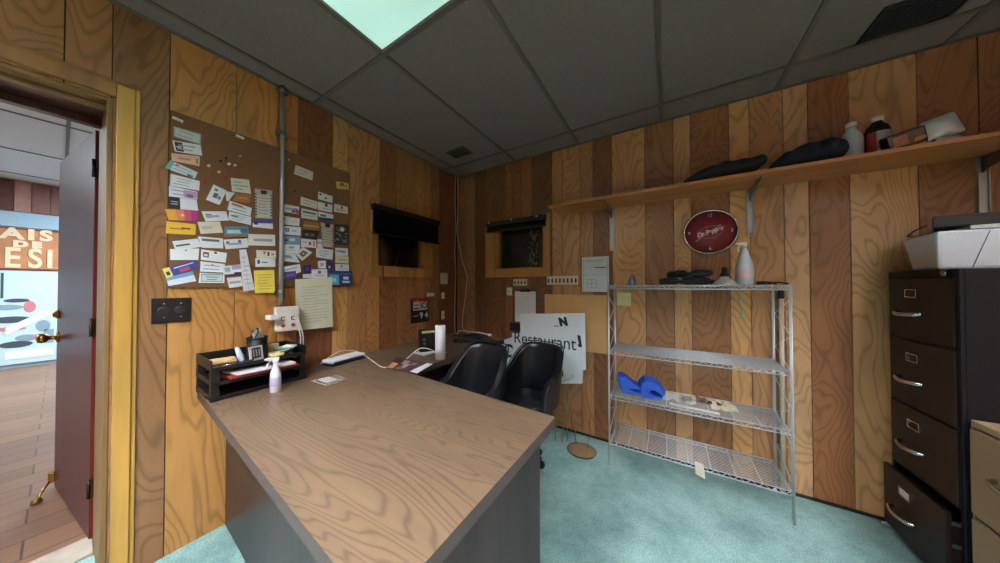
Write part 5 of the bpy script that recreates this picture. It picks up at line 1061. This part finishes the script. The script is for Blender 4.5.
def labelholder(d,x,ym,z,white=False):
    mb=MB(); a,b=.036,.020
    mb.box(x-.004,x,ym-a,ym+a,z+b-.005,z+b); mb.box(x-.004,x,ym-a,ym+a,z-b,z-b+.005); mb.box(x-.004,x,ym-a,ym-a+.006,z-b+.005,z+b-.005); mb.box(x-.004,x,ym+a-.006,ym+a,z-b+.005,z+b-.005)
    mb.build('label_holder',CHROME,d)
    if white: MB().box(x-.0015,x,ym-a+.006,ym+a-.006,z-b+.005,z+b-.005).build('label_insert',mat((206,204,206),.5),d)
ym=(CY0+CY1)/2
for i,(z0,z1) in enumerate(ZS):
    dx=0 if i<3 else -.030
    x=CBX-.006+dx; m2=MB(); m2.box(x,x+.016,CY0+.018,CY1-.018,z0,z1)
    if i==3:
        m2.box(x+.016,x+.30,CY0+.03,CY0+.034,z0+.02,z1-.05); m2.box(x+.016,x+.30,CY1-.034,CY1-.03,z0+.02,z1-.05); m2.box(x+.016,x+.30,CY0+.03,CY1-.03,z0+.016,z0+.02)
    d=m2.build('drawer',BK,r,bevel=.002)
    labelholder(d,x,ym+.035,z1-.075 if i else z1-.072,white=(i==3)); handle_parts(d,x,ym+.045,z0+.118,.135)
    if i==3:
        for k in range(3): MB().box(x+.016,CBX+.05,CY0+.019,CY0+.028,z1-.05-.09*k,z1-.035-.09*k).build('slide',STEEL,d)
MB().lathe([(.013,0),(.013,.005),(.009,.008),(0,.009)],(CBX,CY0+.065,CH-.016),16,R=Matrix.Rotation(-PI/2,3,'Y')).build('lock',CHROME,r)
# tan cabinet
TY1,TY0,TH_=-.470,-.89,.735
TANC=mat((150,124,96),.5,var=.06); TAND=mat((138,112,84),.45,var=.06)
r=thing('low_filing_cabinet',(3.28,-.68,0),'low tan metal filing cabinet cut by the lower right corner of the photo','filing cabinet')
mb=MB(); X_=2.985; mb.box(X_,3.60,TY0,TY0+.012,0,TH_); mb.box(X_,3.60,TY1-.012,TY1,0,TH_); mb.box(3.588,3.60,TY0+.012,TY1-.012,0,TH_); mb.box(X_,3.60,TY0+.012,TY1-.012,TH_-.025,TH_); mb.box(X_,3.60,TY0+.012,TY1-.012,0,.04); mb.box(X_,X_+.012,TY0+.012,TY1-.012,.372,.384)
mb.build('body',TANC,r,bevel=.003)
for z0,z1 in ((.388,.706),(.045,.368)):
    d=MB().box(X_-.012,X_+.004,TY0+.016,TY1-.016,z0,z1).build('drawer',TAND,r,bevel=.004); handle_parts(d,X_-.012,(TY0+TY1)/2+.03,z0+.17,.13); labelholder(d,X_-.012,(TY0+TY1)/2+.03,z1-.06)
# white chip of paper on the carpet
p=Zp(887,525,0); tag(MB().obox((p.x,p.y,.006),.03,.02,.012,rz=.4).build('paper_scrap',WHITE,bevel=.003),'tiny white scrap on the carpet by the foot of the black cabinet','scrap')
# ------------------------------------------------------------------ printer and black tray on the cabinet
r=thing('desktop_printer',(3.25,-.2,CH),'white desktop printer with sloping sides on top of the black cabinet','printer')
PW=mat((206,208,214),.4,var=.03); z0,z1=CH+.004,1.487
lo=[(3.015,-.290),(3.60,-.290),(3.60,-.075),(2.995,-.075)]; hi=[(2.985,-.315),(3.62,-.315),(3.62,-.055),(2.935,-.055)]
mb=MB(); 
P0=[(3.005,-.300,z0),(3.60,-.300,z0),(3.60,-.075,z0),(3.020,-.12,z0)]; P1=[(2.995,-.318,z1),(3.62,-.318,z1),(3.62,-.06,z1),(2.995,-.11,z1-.012)]
mb.hexa([P0[0],P0[1],P0[2],P0[3],P1[0],P1[1],P1[2],P1[3]]); mb.build('housing',PW,r,bevel=.010)
MB().box(3.00,3.60,-.305,-.08,CH,z0).build('base',mat((40,40,46),.5),r)
a=Bw(988,233,-.314); b=Bw(972,269,-.300)
MB().tube([(a.x+.002,-.3195,1.478),(b.x,-.3025,z0+.004)],.0012,5).build('seam',mat((120,122,128),.5),r)
r2=thing('document_tray',(3.3,-.2,z1),'flat black case lying on top of the white printer','case')
mb=MB(); mb.slab([(2.99,-.305,z1+.018),(3.58,-.32,z1+.018),(3.60,-.08,z1+.018),(3.10,-.08,z1+.018)],(0,0,.050)); mb.build('case',mat((18,18,24),.4),r2,bevel=.006)
mb=MB(); mb.slab([(3.08,-.314,z1+.002),(3.58,-.316,z1+.002),(3.58,-.10,z1+.002),(3.12,-.10,z1+.002)],(0,0,.015)); mb.build('paper_sheets',mat((196,196,192),.6),r2)
tag(MB().tube(smooth([(3.03,-.19,z1+.045),(2.99,-.20,z1+.02),(2.975,-.19,z1-.002),(3.0,-.17,z1+.004)]),.003,6).build('black_cable',BLACK),'thin black cable curling over the left end of the printer','cable')
# ------------------------------------------------------------------ world and view
w=bpy.data.worlds.new('world'); S.world=w; w.use_nodes=True; w.node_tree.nodes['Background'].inputs[0].default_value=(.5,.6,.7,1); w.node_tree.nodes['Background'].inputs[1].default_value=.3
vs_=S.view_settings; vs_.view_transform='Standard'; vs_.look='None'; vs_.gamma=1; vs_.use_curve_mapping=False; vs_.exposure=.34
S.cycles.max_bounces=8; S.cycles.diffuse_bounces=5; S.cycles.caustics_reflective=False; S.cycles.caustics_refractive=False; S.cycles.sample_clamp_indirect=6
